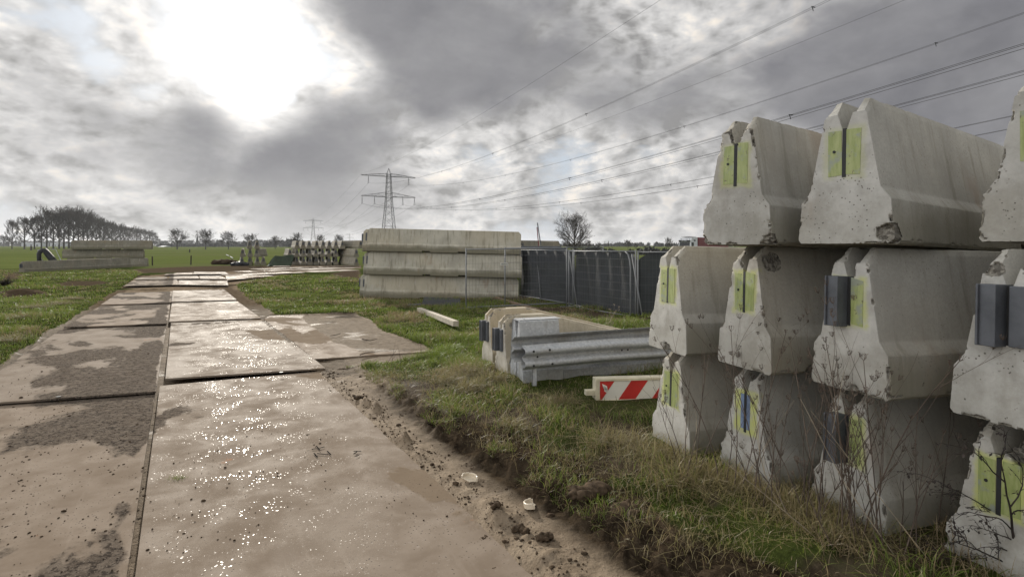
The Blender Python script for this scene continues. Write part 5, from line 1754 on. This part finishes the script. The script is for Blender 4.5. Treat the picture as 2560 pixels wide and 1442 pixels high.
def bramble():
    rn = random.Random(9)
    t = empty('bramble', label='dark bramble arching over the broken barrier at the lower right corner', category='bramble')
    c = at(2590, 1470, 0.1); t.location = (c.x, c.y, 0.12)
    mb = MB(); lf = MB()
    def cane(p, d, L, r, depth):
        n = 9; pts = [p.copy()]; q = p.copy(); dd = d.normalized()
        for i in range(n):
            dd = (dd + Vector((rn.uniform(-1, 1), rn.uniform(-1, 1), rn.uniform(-1, 0.6))) * (0.13 if depth == 0 else 0.24)).normalized()
            q = q + dd * L / n; pts.append(q.copy())
        mb.tube(pts, [r * (1 - 0.7 * i / n) for i in range(n + 1)], 5, cap=False)
        for i in range(2, n + 1):
            if depth < 2 and rn.random() < 0.75:
                a_ = rn.uniform(0, 6.28)
                cane(pts[i], dd + Vector((math.cos(a_), math.sin(a_) * 0.6, rn.uniform(-.3, .9))) * 0.9, L * rn.uniform(0.25, 0.45), r * 0.45, depth + 1)
            if rn.random() < 0.5:
                a_ = rn.uniform(0, 6.28); s = rn.uniform(0.006, 0.016)
                u = Vector((math.cos(a_), math.sin(a_), rn.uniform(-.8, .2))).normalized(); w = u.cross(Vector((0.3, 0.2, 1))).normalized()
                p0 = pts[i]
                lf.raw([p0, p0 + u * s + w * s * 0.5, p0 + u * s * 2.0, p0 + u * s - w * s * 0.5], [(0, 1, 2, 3)])
    cane(Vector((0, 0, 0)), Vector((-0.55, 0.10, 0.95)), 0.80, 0.009, 0)
    cane(Vector((0.05, 0, 0)), Vector((-0.9, 0.0, 0.55)), 0.6, 0.006, 0)
    cane(Vector((0, 0.1, 0.25)), Vector((-0.8, 0.1, 0.35)), 0.55, 0.005, 0)
    cane(Vector((0.0, 0.05, 0.1)), Vector((-1.0, 0.1, 0.12)), 0.5, 0.004, 0)
    mb.build('stem', M_BRAM, t, smooth=True); lf.build('leaves', M_BRAM, t)


bramble()

# ------------------------------------------------------------------ bare trees
def tree_meshes(seed, H=18.0, clear=0.25, width=0.4, n1=24, n2=7, n3=5, r0=0.42, twr=0.045, top=0.55, fork=0.0, rise=1.0, n4=2):
    """leader with side branches whose reach follows the crown outline; clear: bare trunk share, width: crown radius / height"""
    rn = random.Random(seed)
    segs = [[], []]
    RV = lambda k: Vector((rn.uniform(-1, 1), rn.uniform(-1, 1), rn.uniform(-1, 1))) * k
    def branch(p, d, L, r, lv):
        n = 5 if lv < 2 else 3
        q = p.copy(); dd = d.normalized(); pts = [(q.copy(), r)]
        for i in range(n):
            dd = (dd + RV(0.13 if lv < 3 else 0.2) + Vector((0, 0, 0.10 * rise))).normalized()
            q = q + dd * (L / n); pts.append((q.copy(), max(twr, r * (1 - 0.75 * (i + 1) / n))))
        segs[0 if lv == 0 else 1].append((pts, 5 if lv < 2 else 3))
        k = (n2, n3, n4, 0)[lv] if lv < 4 else 0
        for j in range(k):
            t = rn.uniform(0.25, 1.0) if lv < 2 else rn.uniform(0.1, 0.95)
            i = min(n - 1, int(t * n)); f_ = t * n - i
            P = pts[i][0].lerp(pts[i + 1][0], f_)
            ax = (pts[i + 1][0] - pts[i][0]).normalized(); u = ax.orthogonal().normalized(); w = ax.cross(u); a_ = rn.uniform(0, 6.28)
            nd = ax + (u * math.cos(a_) + w * math.sin(a_)) * rn.uniform(0.5, 1.0) + Vector((0, 0, 0.15 * rise))
            branch(P, nd, L * rn.uniform(0.38, 0.62) * (1.15 - 0.5 * t), max(twr, pts[i][1] * 0.55), lv + 1)
    lead = [(Vector((0, 0, -0.3)), r0 * 1.3)]
    q = Vector((0, 0, 0)); m = 14
    for i in range(m):
        q = q + Vector((rn.uniform(-1, 1) * 0.05, rn.uniform(-1, 1) * 0.05, 1)) * (H * (0.90 if not fork else 0.62) / m)
        lead.append((q.copy(), max(twr * 1.5, r0 * (1 - (i + 1) / m) ** 0.8 + 0.05)))
    segs[0].append((lead, 8))
    for k in range(n1):
        t = clear + (0.96 - clear) * (k + rn.uniform(0, 1)) / n1
        t = min(t, 0.97 if not fork else 0.999)
        hh = t if not fork else clear + (0.60 - clear) * (t - clear) / (1 - clear)
        zz = H * hh * 1.0
        i = min(m - 1, int(zz / (H * (0.90 if not fork else 0.62)) * m)); P = lead[i][0].copy(); P.z = min(zz, lead[-1][0].z)
        s = (t - clear) / (1 - clear)
        a_ = k * 2.4 + rn.uniform(-.5, .5)
        # reach so that the tip lies on the crown ellipse
        prof = math.sqrt(max(0.03, 1 - ((s - 0.45) / 0.58) ** 2))
        el = R(20 + 55 * s) if not fork else R(12 + 68 * s)
        L = H * width * prof * rn.uniform(0.85, 1.1) / max(0.35, math.cos(el)) ** 0.55
        L = min(L, (H * 1.02 - zz) / max(0.15, math.sin(el)) )
        branch(P, Vector((math.cos(a_) * math.cos(el), math.sin(a_) * math.cos(el), math.sin(el))), L * 0.85, lead[i][1] * rn.uniform(0.35, 0.55) + 0.03, 0)
    out = []
    for S_, nm, mt in ((segs[0], 'trunk', M_BARK), (segs[1], 'crown', M_TWIG)):
        V = []; Fc = []; b = 0
        for pts, n in S_:
            for i, (p, r) in enumerate(pts):
                q = pts[min(i + 1, len(pts) - 1)][0] - pts[max(i - 1, 0)][0]
                q.normalize(); u = q.orthogonal().normalized(); w = q.cross(u)
                for a_ in range(n):
                    t = 6.2832 * a_ / n
                    V.append(p + (u * math.cos(t) + w * math.sin(t)) * r)
            for i in range(len(pts) - 1):
                for a_ in range(n):
                    A = b + i * n + a_; B = b + i * n + (a_ + 1) % n
                    Fc.append((A, B, B + n, A + n))
            b += len(pts) * n
        out.append(npmesh(nm, np.array([v[:] for v in V]), np.array(Fc), [mt], True))
    return out


TREES = {}


def tree(kind, x, y, H, label, group=None, rz=None, wide=1.0, z=None):
    if kind not in TREES:
        args = {'row': [dict(seed=q, H=18, clear=0.20, width=0.46, n1=24, n2=8, n3=6, r0=0.42, twr=0.036) for q in (3, 8, 14)],
                'round': [dict(seed=q, H=12, clear=0.30, width=0.52, n1=22, n2=8, n3=5, r0=0.28, twr=0.028, fork=1, rise=0.55) for q in (21, 27)],
                'big': [dict(seed=q, H=14, clear=0.14, width=0.56, n1=34, n2=9, n3=6, n4=3, r0=0.32, twr=0.012, fork=1, rise=0.5) for q in (33,)],
                'poplar': [dict(seed=q, H=16, clear=0.06, width=0.12, n1=40, n2=5, n3=3, r0=0.26, twr=0.05, rise=2.2) for q in (41,)]}[kind]
        TREES[kind] = []
        for a in args:
            tm = tree_meshes(**a)
            TREES[kind].append((tm, a['H']))
    r = random.Random(label)
    (tm, h0) = r.choice(TREES[kind])
    t = empty('bare_tree' if kind != 'poplar' else 'poplar_tree', label=label, category='tree', group=group)
    link('trunk', tm[0], None, t); link('crown', tm[1], None, t)
    t.location = (x, y, float(zb(y)) - 0.2 if z is None else z)
    t.rotation_euler = (0, 0, r.uniform(0, 6.28) if rz is None else rz)
    s = H / h0; t.scale = (s * wide, s * wide, s)
    return t


def treepx(kind, px, top, Y, label, group=None, wide=1.0, rz=None):
    zt = CAMH + (HZ - top) * Y / F
    return tree(kind, (px - 1280) / F * Y, Y, zt + 0.5, label, group, rz, wide)


GR = 'tall trees in the dense row at the far left'
row = [(30, 556, 330, .8), (61, 551, 325, 1.15), (86, 548, 330, 1), (103, 545, 345, 1), (117, 530, 330, 1), (133, 538, 338, 1), (148, 540, 345, 1), (160, 533, 350, 1.1), (172, 530, 362, 1), (184, 532, 372, 1), (196, 530, 385, 1), (208, 536, 395, 1), (219, 541, 410, 1), (230, 545, 425, 1), (240, 550, 440, 1), (250, 553, 455, 1), (260, 556, 470, 1), (270, 559, 490, 1), (280, 562, 510, 1), (290, 566, 530, 1), (300, 567, 550, 1), (310, 569, 580, 1), (320, 571, 610, 1), (330, 572, 640, 1.1), (341, 575, 670, 1.1), (352, 576, 710, 1.1), (363, 578, 740, 1.15), (373, 580, 780, 1.15), (383, 584, 820, 1.1), (391, 591, 850, 1), (398, 599, 870, .9)]
for i, (px, top, Y, wd) in enumerate(row):
    n_ = ORD[i] if i < 20 else ('twenty-' + ORD[i - 20] if i < 29 else ('thirtieth', 'thirty-first')[i - 29])
    treepx('row', px, top, Y, 'bare tall tree, %s from left in the dense far row' % n_, GR, 0.85 * wd)
GI = 'lone round bare trees along the far field edge'
for i, (px, top, Y, k, wd) in enumerate(((443, 577, 300, 'round', 1.2), (514, 578, 300, 'round', 1.2), (571, 583, 310, 'round', 1.1), (625, 588, 320, 'round', 1.25), (688, 593, 330, 'round', 1.1), (742, 586, 340, 'round', 0.9), (800, 590, 340, 'round', 0.9), (848, 590, 340, 'round', 0.95))):
    treepx(k, px, top, Y, 'round bare tree with clear trunk, %s from left along the field edge' % ORD[i], GI, wd)
treepx('big', 1436, 541, 120, 'big round bare tree standing behind the netted fence', None, 1.05, rz=0.6)
GF = 'trees behind the fence on the right'
for i, (px, top, Y, k, wd, lb) in enumerate(((1471, 603, 260, 'round', 1.0, 'small brownish tree right of the big round one'), (1498, 604, 420, 'poplar', 0.8, 'narrow poplar standing alone'), (1512, 603, 420, 'poplar', 0.9, 'poplar at the left of the poplar clump'), (1521, 602, 420, 'poplar', 1.0, 'poplar in the middle of the clump'), (1530, 604, 420, 'poplar', 0.9, 'poplar at the right of the clump'), (1570, 602, 300, 'round', 1.2, 'round bare tree above the fence, right of the poplars'), (1590, 610, 320, 'round', 1.0, 'low bare tree beside the round one above the fence'), (1612, 612, 330, 'round', 1.1, 'small bare tree near the truck, left one'), (1672, 597, 210, 'round', 0.8, 'bare tree left of the white truck cab'), (1452, 606, 200, 'round', 1.1, 'dense bare shrub-like tree at the foot of the big one'))):
    treepx(k, px, top, Y, lb, GF, wd)
for i, (px, top, Y) in enumerate(((8, 590, 700), (22, 593, 720), (590, 604, 700), (607, 606, 720), (556, 601, 650))):
    treepx('round', px, top, Y, 'faint distant bare tree, %s of the hazy ones on the left' % ORD[i], 'hazy distant trees')


def wood(seed, X0, X1, Y, hpx, n, label, name='distant_wood', sz=2.2):
    r = np.random.default_rng(seed)
    V = []; Fc = []; b = 0
    for i in range(n):
        px = r.uniform(X0, X1); y = Y * r.uniform(0.9, 1.1)
        x = (px - 1280) / F * y
        prof = 0.45 + 0.75 * max(0.0, float(vn(px / 60.0, 3.3, seed)) - 0.15) + 0.25 * float(vn(px / 13.0, 9.1, seed + 1))
        h = hpx * prof * y / F * 1.1
        w = h * r.uniform(0.35, 0.6)
        m = 46
        th = r.uniform(0, 6.28, m); u = r.uniform(0, 1, m) ** 0.6; zz = r.uniform(0.02, 1, m)
        rad = w * np.sqrt(np.clip(1 - (zz * 1.9 - 0.9) ** 2 * 0.9, 0.02, 1)) * u
        c = np.stack([x + rad * np.cos(th), y + rad * np.sin(th), zz * h - 0.6], 1)
        s = sz * r.uniform(0.3, 1.0, m)[:, None]
        d1 = r.normal(0, 1, (m, 3)) * s * np.array([0.5, 0.5, 0.8]); d2 = r.normal(0, 1, (m, 3)) * s * 0.45
        tri = np.stack([c - d1, c + d2, c + d1, c - d2], 1).reshape(-1, 3)
        V.append(tri); Fc.append(np.arange(m * 4).reshape(-1, 4) + b); b += m * 4
    me = npmesh(name, np.concatenate(V), np.concatenate(Fc), [M_WOODFAR])
    o = link(name, me); prop(o, label, 'wood', None, 'stuff')


wood(61, -300, 1200, 1150, 13, 620, 'hazy dark wood along the horizon behind the left fields')
wood(62, 1200, 2900, 900, 9, 560, 'hazy bare wood along the horizon behind the fence')
wood(63, 660, 770, 700, 15, 70, 'rounded clump of wood beyond the green net')
wood(64, 395, 620, 800, 8, 140, 'low hedge at the far edge of the field')
wood(65, 1290, 1760, 135, 17, 150, 'brown scrub behind the netted fence', sz=0.55)

# a pointed conifer on the horizon
o = MB().tube([(0, 0, -1), (0, 0, 2), (0, 0, 8), (0, 0, 13), (0, 0, 17)], [0.4, 2.4, 2.0, 1.2, 0.1], 7).build('conifer', M_WOODFAR)
o.location = ((493 - 1280) / F * 900, 900, 0); prop(o, 'dark pointed tree on the horizon between the round trees', 'tree')


def shed(px0, px1, top, eave, Y, label, wallc, roofm):
    t = empty('farm_building', label=label, category='building')
    x0, x1 = (px0 - 1280) / F * Y, (px1 - 1280) / F * Y
    he = CAMH + (HZ - eave) * Y / F; ht = CAMH + (HZ - top) * Y / F
    t.location = ((x0 + x1) / 2, Y, -0.4)
    w = (x1 - x0) / 2; d = 8
    mb = MB().box(-w, w, -d, d, 0, he)
    for k in range(int(w // 4)): pass
    mb.build('wall', wallc, t)
    MB().raw([(-w - .3, -d - .5, he), (w + .3, -d - .5, he), (w + .3, 0, ht), (-w - .3, 0, ht), (-w - .3, d + .5, he), (w + .3, d + .5, he)], [(0, 1, 2, 3), (3, 2, 5, 4), (0, 3, 4), (1, 5, 2)]).build('roof', roofm, t)
    for k in range(3):
        MB().box(-w * 0.7 + k * w * 0.6, -w * 0.7 + k * w * 0.6 + w * 0.22, -d - 0.06, -d, 0.2, he * 0.6).build('door', M_ROOF, t)


M_PALE = simple("pale_cladding", (0.45, 0.47, 0.50), 0.7)
shed(64, 112, 604, 607, 950, 'long pale farm shed beyond the tree row', M_PALE, M_ROOF)
shed(135, 160, 605, 608, 980, 'small pale farm shed right of the long one', M_PALE, M_ROOF)
shed(406, 418, 613.5, 616, 700, 'tiny white shed at the end of the tree row', M_PALE, M_PALE)
shed(1618, 1655, 622, 628, 160, 'low grey roofed barn behind the fence', M_WOODB, M_ROOF)


# ------------------------------------------------------------------ pylons and lines
def pylon_mesh():
    mb = MB()
    lv = [(0, 4.9), (7.5, 4.15), (14.5, 3.4), (20.5, 2.85), (25.5, 2.4), (29.5, 2.1), (32.8, 1.9), (35.5, 1.8), (38.5, 1.65), (41.5, 1.5), (44.3, 1.38), (46.8, 1.28), (48.8, 1.15)]
    def c(k, i):
        z, w = lv[k]; sx = (1, 1, -1, -1)[i]; sy = (1, -1, -1, 1)[i]
        return Vector((sx * w, sy * w, z))
    for k in range(len(lv) - 1):
        for i in range(4):
            j = (i + 1) % 4
            mb.bar(c(k, i), c(k + 1, i), 0.24)
            mb.bar(c(k, i), c(k + 1, j), 0.13); mb.bar(c(k, j), c(k + 1, i), 0.13)
            if k in (2, 6, 7, 11): mb.bar(c(k, i), c(k, j), 0.16)
    for i in range(4): mb.bar(c(12, i), (0, 0, 52.2) if True else 0, 0.16)
    return mb


def arm_mesh(zb_, zt, half, w0, n=7):
    mb = MB()
    for s in (1, -1):
        for y in (1, -1):
            lo = [Vector((s * (w0 + (half - w0) * i / n), y * w0 * (1 - 0.92 * i / n), zb_)) for i in range(n + 1)]
            hi = [Vector((s * (w0 + (half - w0) * i / n), y * w0 * (1 - 0.92 * i / n) * 0.9, zb_ + (zt - zb_) * (1 - (i / n)) ** 1.1 + 0.35)) for i in range(n + 1)]
            for i in range(n):
                mb.bar(lo[i], lo[i + 1], 0.24); mb.bar(hi[i], hi[i + 1], 0.15)
                mb.bar(lo[i], hi[i + 1], 0.09) if i % 2 else mb.bar(hi[i], lo[i + 1], 0.09)
                mb.bar(lo[i], hi[i], 0.08)
        for i in range(n):
            A = Vector((s * (w0 + (half - w0) * i / n), w0 * (1 - 0.92 * i / n), zb_)); B = Vector((s * (w0 + (half - w0) * (i + 1) / n), -w0 * (1 - 0.92 * (i + 1) / n), zb_))
            mb.bar(A, B, 0.09)
    return mb


INS = [(-13.2, 46.6), (13.2, 46.6), (-17.2, 33.4), (-9.3, 33.4), (9.3, 33.4), (17.2, 33.4)]
ME_PT = pylon_mesh().mesh('tower', [M_LATT])
ME_A1 = arm_mesh(33.6, 36.2, 17.8, 1.9).mesh('cross_arm', [M_LATT])
ME_A2 = arm_mesh(46.8, 48.4, 17.8, 1.3).mesh('cross_arm', [M_LATT])
_i = MB()
ME_IN = MB().tube([(0, 0, 0), (0, -1.3, -4.6)], 0.11, 5).tube([(0, 0, 0), (0, 1.3, -4.6)], 0.11, 5).bar((0, -1.5, -4.65), (0, 1.5, -4.65), 0.12).mesh('insulator', [M_LATT])


def pylon(x, y, rz, label, scale=1.0, z=-0.3):
    t = empty('power_pylon', label=label, category='pylon', group='lattice pylons of the power line')
    link('tower', ME_PT, None, t); link('cross_arm', ME_A1, None, t); link('cross_arm', ME_A2, None, t)
    for (ix, iz) in INS:
        o = link('insulator', ME_IN, None, t); o.location = (ix, 0, iz)
    t.location = (x, y, z); t.rotation_euler = (0, 0, R(rz)); t.scale = (scale,) * 3
    return t


P1 = Vector(((972 - 1280) / F * 370, 370, 0)); RZ = 27.0
pylon(P1.x, P1.y, RZ, 'big lattice power pylon with two cross arms behind the long stack')
P2 = Vector(((783 - 1280) / F * 1040, 1040, 0))
pylon(P2.x, P2.y, 10, 'second lattice pylon, smaller, above the end-on barrier row')
pylon((736 - 1280) / F * 2300, 2300, 35, 'far pylon with sloping arms left of the second one', 1.05)
pylon((874 - 1280) / F * 2000, 2000, 5, 'faint far pylon right of the second one', 0.85)
P0 = P1 + Vector((0.395, -0.919, 0)) * 470


def line(n, off0, z0, off1, z1, A, B, sag, label, wires=2, rzA=RZ, rzB=RZ, rad=0.021, spacer=True):
    da = Vector((math.cos(R(rzA)), math.sin(R(rzA)), 0)) * off0; db = Vector((math.cos(R(rzB)), math.sin(R(rzB)), 0)) * off1
    a = A + da; b = B + db; a.z = z0; b.z = z1
    mb = MB(); N_ = 60
    side = (b - a).xy.normalized(); sv = Vector((-side.y, side.x, 0))
    for w in range(wires):
        o = ((0, 0), (0.4, 0), (0.2, -0.35))[w] if wires > 1 else (0, 0)
        pts = []
        for i in range(N_ + 1):
            t = (i / N_); p = a.lerp(b, t); p.z -= 4 * sag * t * (1 - t)
            pts.append(p + sv * o[0] + Vector((0, 0, o[1])))
        mb.tube(pts, rad, 4, cap=False)
    ob = mb.build('power_cable', M_WIRE); prop(ob, label, 'power cable', 'cables of the power line')
    if spacer and wires > 1:
        for k in range(1, 9):
            t = k / 9.0 + 0.02; p = a.lerp(b, t); p.z -= 4 * sag * t * (1 - t)
            MB().bar(p - sv * 0.1 + Vector((0, 0, 0.05)), p + sv * 0.5 + Vector((0, 0, 0.05)), 0.09, 0.08).bar(p, p + Vector((0, 0, -0.45)) + sv * 0.2, 0.06).build('spacer', M_WIRE, ob)


nm = ['upper left', 'upper right', 'outer left lower', 'inner left lower', 'inner right lower', 'outer right lower']
for k, (ix, iz) in enumerate(INS):
    line(k, ix, iz - 4.9, ix, iz - 4.9, P1, P0, 13.5, '%s cable of the big pylon, running to above the near stack' % nm[k], wires=3 if k in (2, 3) else 2)
    line(k, ix, iz - 4.9, ix, iz - 4.9, P1, P2, 14, '%s cable between the big pylon and the second pylon' % nm[k], wires=1, rad=0.05, rzB=10)
line(9, -17.6, 47.5, -17.6, 47.5, P1, P0, 9, 'thin earth wire from the top arm left tip toward the camera', wires=1, rad=0.022)
line(9, 17.6, 47.5, 17.6, 47.5, P1, P0, 9, 'thin earth wire from the top arm right tip toward the near stack', wires=1, rad=0.022)
line(9, -17.6, 47.5, -17.6, 47.5, P1, P2, 10, 'thin earth wire between the big and the second pylon', wires=1, rad=0.035, rzB=10)


# ------------------------------------------------------------------ truck behind the near stack
def truck():
    t = empty('parked_truck', label='white truck cab with dark sign and maroon semi-trailer beyond the near stack', category='truck')
    # local: x forward, y left
    t.location = (33.9, 108.0, -0.3)
    t.rotation_euler = (0, 0, R(225))
    # near left-front corner of the cab at local (0,0)
    cab = MB()
    prof = [(0.0, 0.6), (0.02, 1.9), (-0.18, 3.05), (-0.62, 3.62), (-2.25, 3.78), (-2.25, 0.6)]
    n = len(prof)
    for y in (0.0, -2.5): cab.raw([(a, y, b) for a, b in prof], [tuple(range(n))[::-1] if y == 0 else tuple(range(n))])
    cab.raw([(a, y, b) for y in (0.0, -2.5) for a, b in prof], [(i, (i + 1) % n, n + (i + 1) % n, n + i) for i in range(n)])
    cab.build('cab', M_TRW, t, bevel=0.08, seg=3)
    MB().raw([(0.035, -0.15, 1.95), (0.035, -2.35, 1.95), (-0.10, -2.3, 2.78), (-0.10, -0.2, 2.78)], [(0, 1, 2, 3)]).build('windscreen', M_GLASS, t)
    MB().raw([(-0.45, 0.03, 2.0), (-0.30, 0.03, 2.75), (-1.25, 0.03, 2.75), (-1.25, 0.03, 2.0)], [(0, 1, 2, 3)]).build('side_window', M_GLASS, t)
    MB().raw([(-1.45, 0.03, 2.95), (-1.15, 0.03, 3.25), (-1.95, 0.03, 3.25), (-1.95, 0.03, 2.95)], [(0, 1, 2, 3)]).build('side_window', M_GLASS, t)
    sg = MB().box(-0.10, 0.12, -2.42, -0.08, 2.86, 3.16).build('sign', M_SLOT, t, bevel=0.03)
    cu = bpy.data.curves.new('lettering', 'FONT'); cu.body = 'J.M. Visser'; cu.size = 0.26; cu.extrude = 0.01; cu.align_x = 'CENTER'
    o = bpy.data.objects.new('lettering', cu); COL.objects.link(o)
    dg = bpy.context.evaluated_depsgraph_get(); dg.update()
    me = bpy.data.meshes.new_from_object(o.evaluated_get(dg)); bpy.data.objects.remove(o)
    me.transform(Matrix.Translation((0.14, -1.25, 2.92)) @ Matrix.Rotation(R(90), 4, 'Z') @ Matrix.Rotation(R(90), 4, 'X'))
    me.materials.clear(); link('lettering', me, M_TRW, sg)
    for y in (-0.35, -0.9, -2.1):
        MB().tube([(-0.35, y, 3.15), (-0.30, y, 3.45)], 0.035, 6).build('horn', M_SLOT, t)
    MB().box(-2.6, -0.7, -2.3, -0.2, 3.82, 3.86).build('roof_rack', M_STEEL, t)
    MB().box(-3.0, -2.40, -2.4, -0.1, 0.9, 3.7).build('rear_panel', M_TRW, t)
    MB().box(-16.4, -3.1, -2.53, 0.03, 1.1, 3.72).build('trailer', M_TRR, t, bevel=0.04)
    MB().box(-16.2, -1.0, -2.1, -0.4, 0.7, 1.1).build('chassis', M_SLOT, t)
    for x in (-1.2, -4.2, -12.2, -13.5, -14.8):
        for y in (0.0, -2.5):
            w = MB().tube([(x, y - 0.28 if y == 0 else y, 0.5), (x, y if y == 0 else y + 0.28, 0.5)], 0.5, 20).build('wheel', M_BLACK, t)


truck()

# ------------------------------------------------------------------ odds and ends in the field
def post(px, py, top, Y, label, w=0.10):
    x = (px - 1280) / F * Y
    z0 = float(zb(Y)) - 0.1; z1 = CAMH + (HZ - top) * Y / F
    o = MB().box(-w / 2, w / 2, -w / 2, w / 2, 0, z1 - z0).build('wooden_post', M_POST, None, bevel=0.01)
    o.location = (x, Y, z0); o.rotation_euler = (R(random.uniform(-2, 2)), R(random.uniform(-2, 2)), 0); prop(o, label, 'post', 'wooden posts in the field')


post(477, 660, 639, 64, 'wooden post standing alone in front of the green field')
post(381, 658, 641, 62, 'wooden post beside the left barrier stack')
post(474, 626, 623, 170, 'tiny post far out in the field below the round trees', 0.25)
post(78, 626, 616, 250, 'leaning short post under the far tree row', 0.5)
# strip of pipes on the field path
for i, (a, b) in enumerate((((566, 638), (572, 641)), ((576, 643), (582, 647)))):
    p, q = at(*a), at(*b)
    o = MB().tube([p + Vector((0, 0, .12)), q + Vector((0, 0, .12))], 0.08, 8).build('white_pipe', M_PIPEW, None); prop(o, '%s length of white pipe lying across the green field' % ('farther', 'nearer')[i], 'pipe')
c = at(556, 661)
clods([(c.x + random.uniform(-1.3, 1.3), c.y + random.uniform(-.5, .5), c.z + 0.25) for _ in range(9)], [random.uniform(0.3, 0.6) for _ in range(9)], 71, 'soil_heap', 'brown heap of soil at the edge of the green field', M_CLOD, kind=None, cat='soil heap')
# black plastic at the foot of the pyramid
c = at(602, 664)
clods([(c.x + random.uniform(-.9, .9), c.y + random.uniform(-.4, .3), c.z + 0.15) for _ in range(8)], [random.uniform(0.25, 0.5) for _ in range(8)], 72, 'plastic_sheet', 'crumpled black plastic at the foot of the small pyramid stack', M_BLACK, kind=None, cat='plastic sheet')


def green_net():
    Y = 60.0
    x0, x1 = (658 - 1280) / F * Y, (726 - 1280) / F * Y
    ns, nh = 30, 10; v = []; f = []
    for i in range(ns + 1):
        s = i / ns; x = x0 + (x1 - x0) * s
        top = 1.05 * min(1.0, s / 0.30) ** 0.8 + 0.12 * s + 0.05 * math.sin(s * 9)
        for j in range(nh + 1):
            t = j / nh
            bulge = 0.9 * (1 - t) ** 1.3 + 0.08 * math.sin(x * 5 + t * 4)
            v.append((x + 0.3 * (1 - t) * (s < .2), Y + 1.0 - bulge, -0.32 + top * t))
    for i in range(ns):
        for j in range(nh):
            k = i * (nh + 1) + j; f.append((k, k + nh + 1, k + nh + 2, k + 1))
    b = len(v)
    me = bpy.data.meshes.new('green_netting'); me.from_pydata(v, [], f); me.polygons.foreach_set('use_smooth', [True] * len(f)); me.update()
    o = link('green_netting', me, M_GNET)
    md = o.modifiers.new('s', 'SOLIDIFY'); md.thickness = 0.02
    prop(o, 'green net spread over material between the pyramid and the far row', 'netting')


green_net()

# black drain hose draped over a tilted wire frame, far left
Yh = 48.0
def H(px, py, dy=0.0): return Vector(((px - 1280) / F * (Yh + dy), Yh + dy, CAMH - (py - HZ) / F * (Yh + dy)))
t = empty('wire_frame', label='tilted thin wire frame standing behind the single long barrier', category='frame')
t.location = H(100, 655)
L_ = t.location
mb = MB()
for a, b in (((94, 624.5), (139, 623)), ((94, 624.5), (108, 655)), ((139, 623), (154, 655))): mb.bar(H(*a) - L_, H(*b) - L_, 0.045)
mb.build('frame', M_GALV, t)
mb = MB()
for k in range(1, 5):
    s = k / 5; mb.bar(H(94 + 14 * s, 624.5 + 30 * s) - L_, H(139 + 15 * s, 623 + 31 * s) - L_, 0.02)
mb.build('wires', M_TUBE, t)
path = [H(99, 657, -.3), H(97.5, 645, -.3), H(97.5, 634, -.3), H(100, 630, -.2), H(108, 624.5, 0), H(111, 624.5, 0), H(117, 632, .1), H(127, 644, .1), H(137, 657, 0)]
o = MB().tube([p for p in path], [0.15, 0.16, 0.17, 0.17, 0.16, 0.18, 0.23, 0.25, 0.25], 10).build('black_hose', M_BLACK, None, smooth=True)
prop(o, 'thick black hose bent over the tilted wire frame', 'hose')

# leaning boom poles behind the fence
Yp = 40.0
def Q(px, py): return Vector(((px - 1280) / F * Yp, Yp, CAMH - (py - HZ) / F * Yp))
mb = MB().bar(Q(1343.5, 557), Q(1356, 640), 0.07, 0.07)
o = mb.build('leaning_pole', M_STEEL); prop(o, 'dark pole leaning above the netted fence, the taller one', 'pole', 'two leaning poles above the fence')
mb = MB().bar(Q(1342.5, 568), Q(1349, 640), 0.06, 0.06)
o = mb.build('leaning_pole', M_TRR); prop(o, 'reddish pole leaning above the netted fence, the shorter one', 'pole', 'two leaning poles above the fence')
mb = MB().raw([Q(1348, 590), Q(1355, 618), Q(1357, 640), Q(1350, 640)] + [p + Vector((0, 0.1, 0)) for p in (Q(1348, 590), Q(1355, 618), Q(1357, 640), Q(1350, 640))], [(0, 3, 2, 1), (4, 5, 6, 7), (0, 1, 5, 4), (1, 2, 6, 5), (2, 3, 7, 6), (3, 0, 4, 7)])
o = mb.build('pale_board', M_CREAM); prop(o, 'narrow pale board between the two leaning poles', 'board')
mb = MB().box(-2.2, 1.6, -0.6, 0.6, 0, 1.1).box(-2.0, 1.2, -0.5, 0.5, 1.1, 1.22)
o = mb.build('dark_container', M_STEEL, None, bevel=0.08); o.location = (2.1, 38.5, 0.62); prop(o, 'dark covered container just showing over the netted fence', 'container')

# little shrub on the far left
t = empty('small_shrub', label='small dark leafless shrub at the left edge of the photo', category='shrub')
c = at(12, 716); t.location = c
rn = random.Random(4); mb = MB()
for k in range(150):
    a_ = rn.uniform(0, 6.28); e = rn.uniform(0.2, 1.3)
    d = Vector((math.cos(a_) * e, math.sin(a_) * e, 1)).normalized(); L2 = rn.uniform(0.3, 0.62)
    p1 = d * L2 * 0.6 + Vector((rn.uniform(-.05, .05), rn.uniform(-.05, .05), 0))
    mb.tube([Vector((0, 0, 0)), p1, p1 + (d + Vector((rn.uniform(-.6, .6), rn.uniform(-.6, .6), 0))).normalized() * L2 * 0.4], [0.008, 0.006, 0.003], 3, cap=False)
mb.build('twigs', M_BRAM, t)

# ------------------------------------------------------------------ haze
def haze(density):
    m = bpy.data.materials.new("haze_air"); m.use_nodes = True
    nt = m.node_tree; nt.nodes.clear()
    out = nt.nodes.new('ShaderNodeOutputMaterial'); pv = nt.nodes.new('ShaderNodeVolumePrincipled')
    pv.inputs['Color'].default_value = (0.86, 0.90, 0.96, 1); pv.inputs['Density'].default_value = density
    pv.inputs['Anisotropy'].default_value = 0.35
    nt.links.new(pv.outputs[0], out.inputs['Volume'])
    o = MB().box(-9000, 9000, -40, 5600, -2.2, 62).build('haze', m)
    prop(o, kind='stuff')


if HAZE: haze(HAZE)
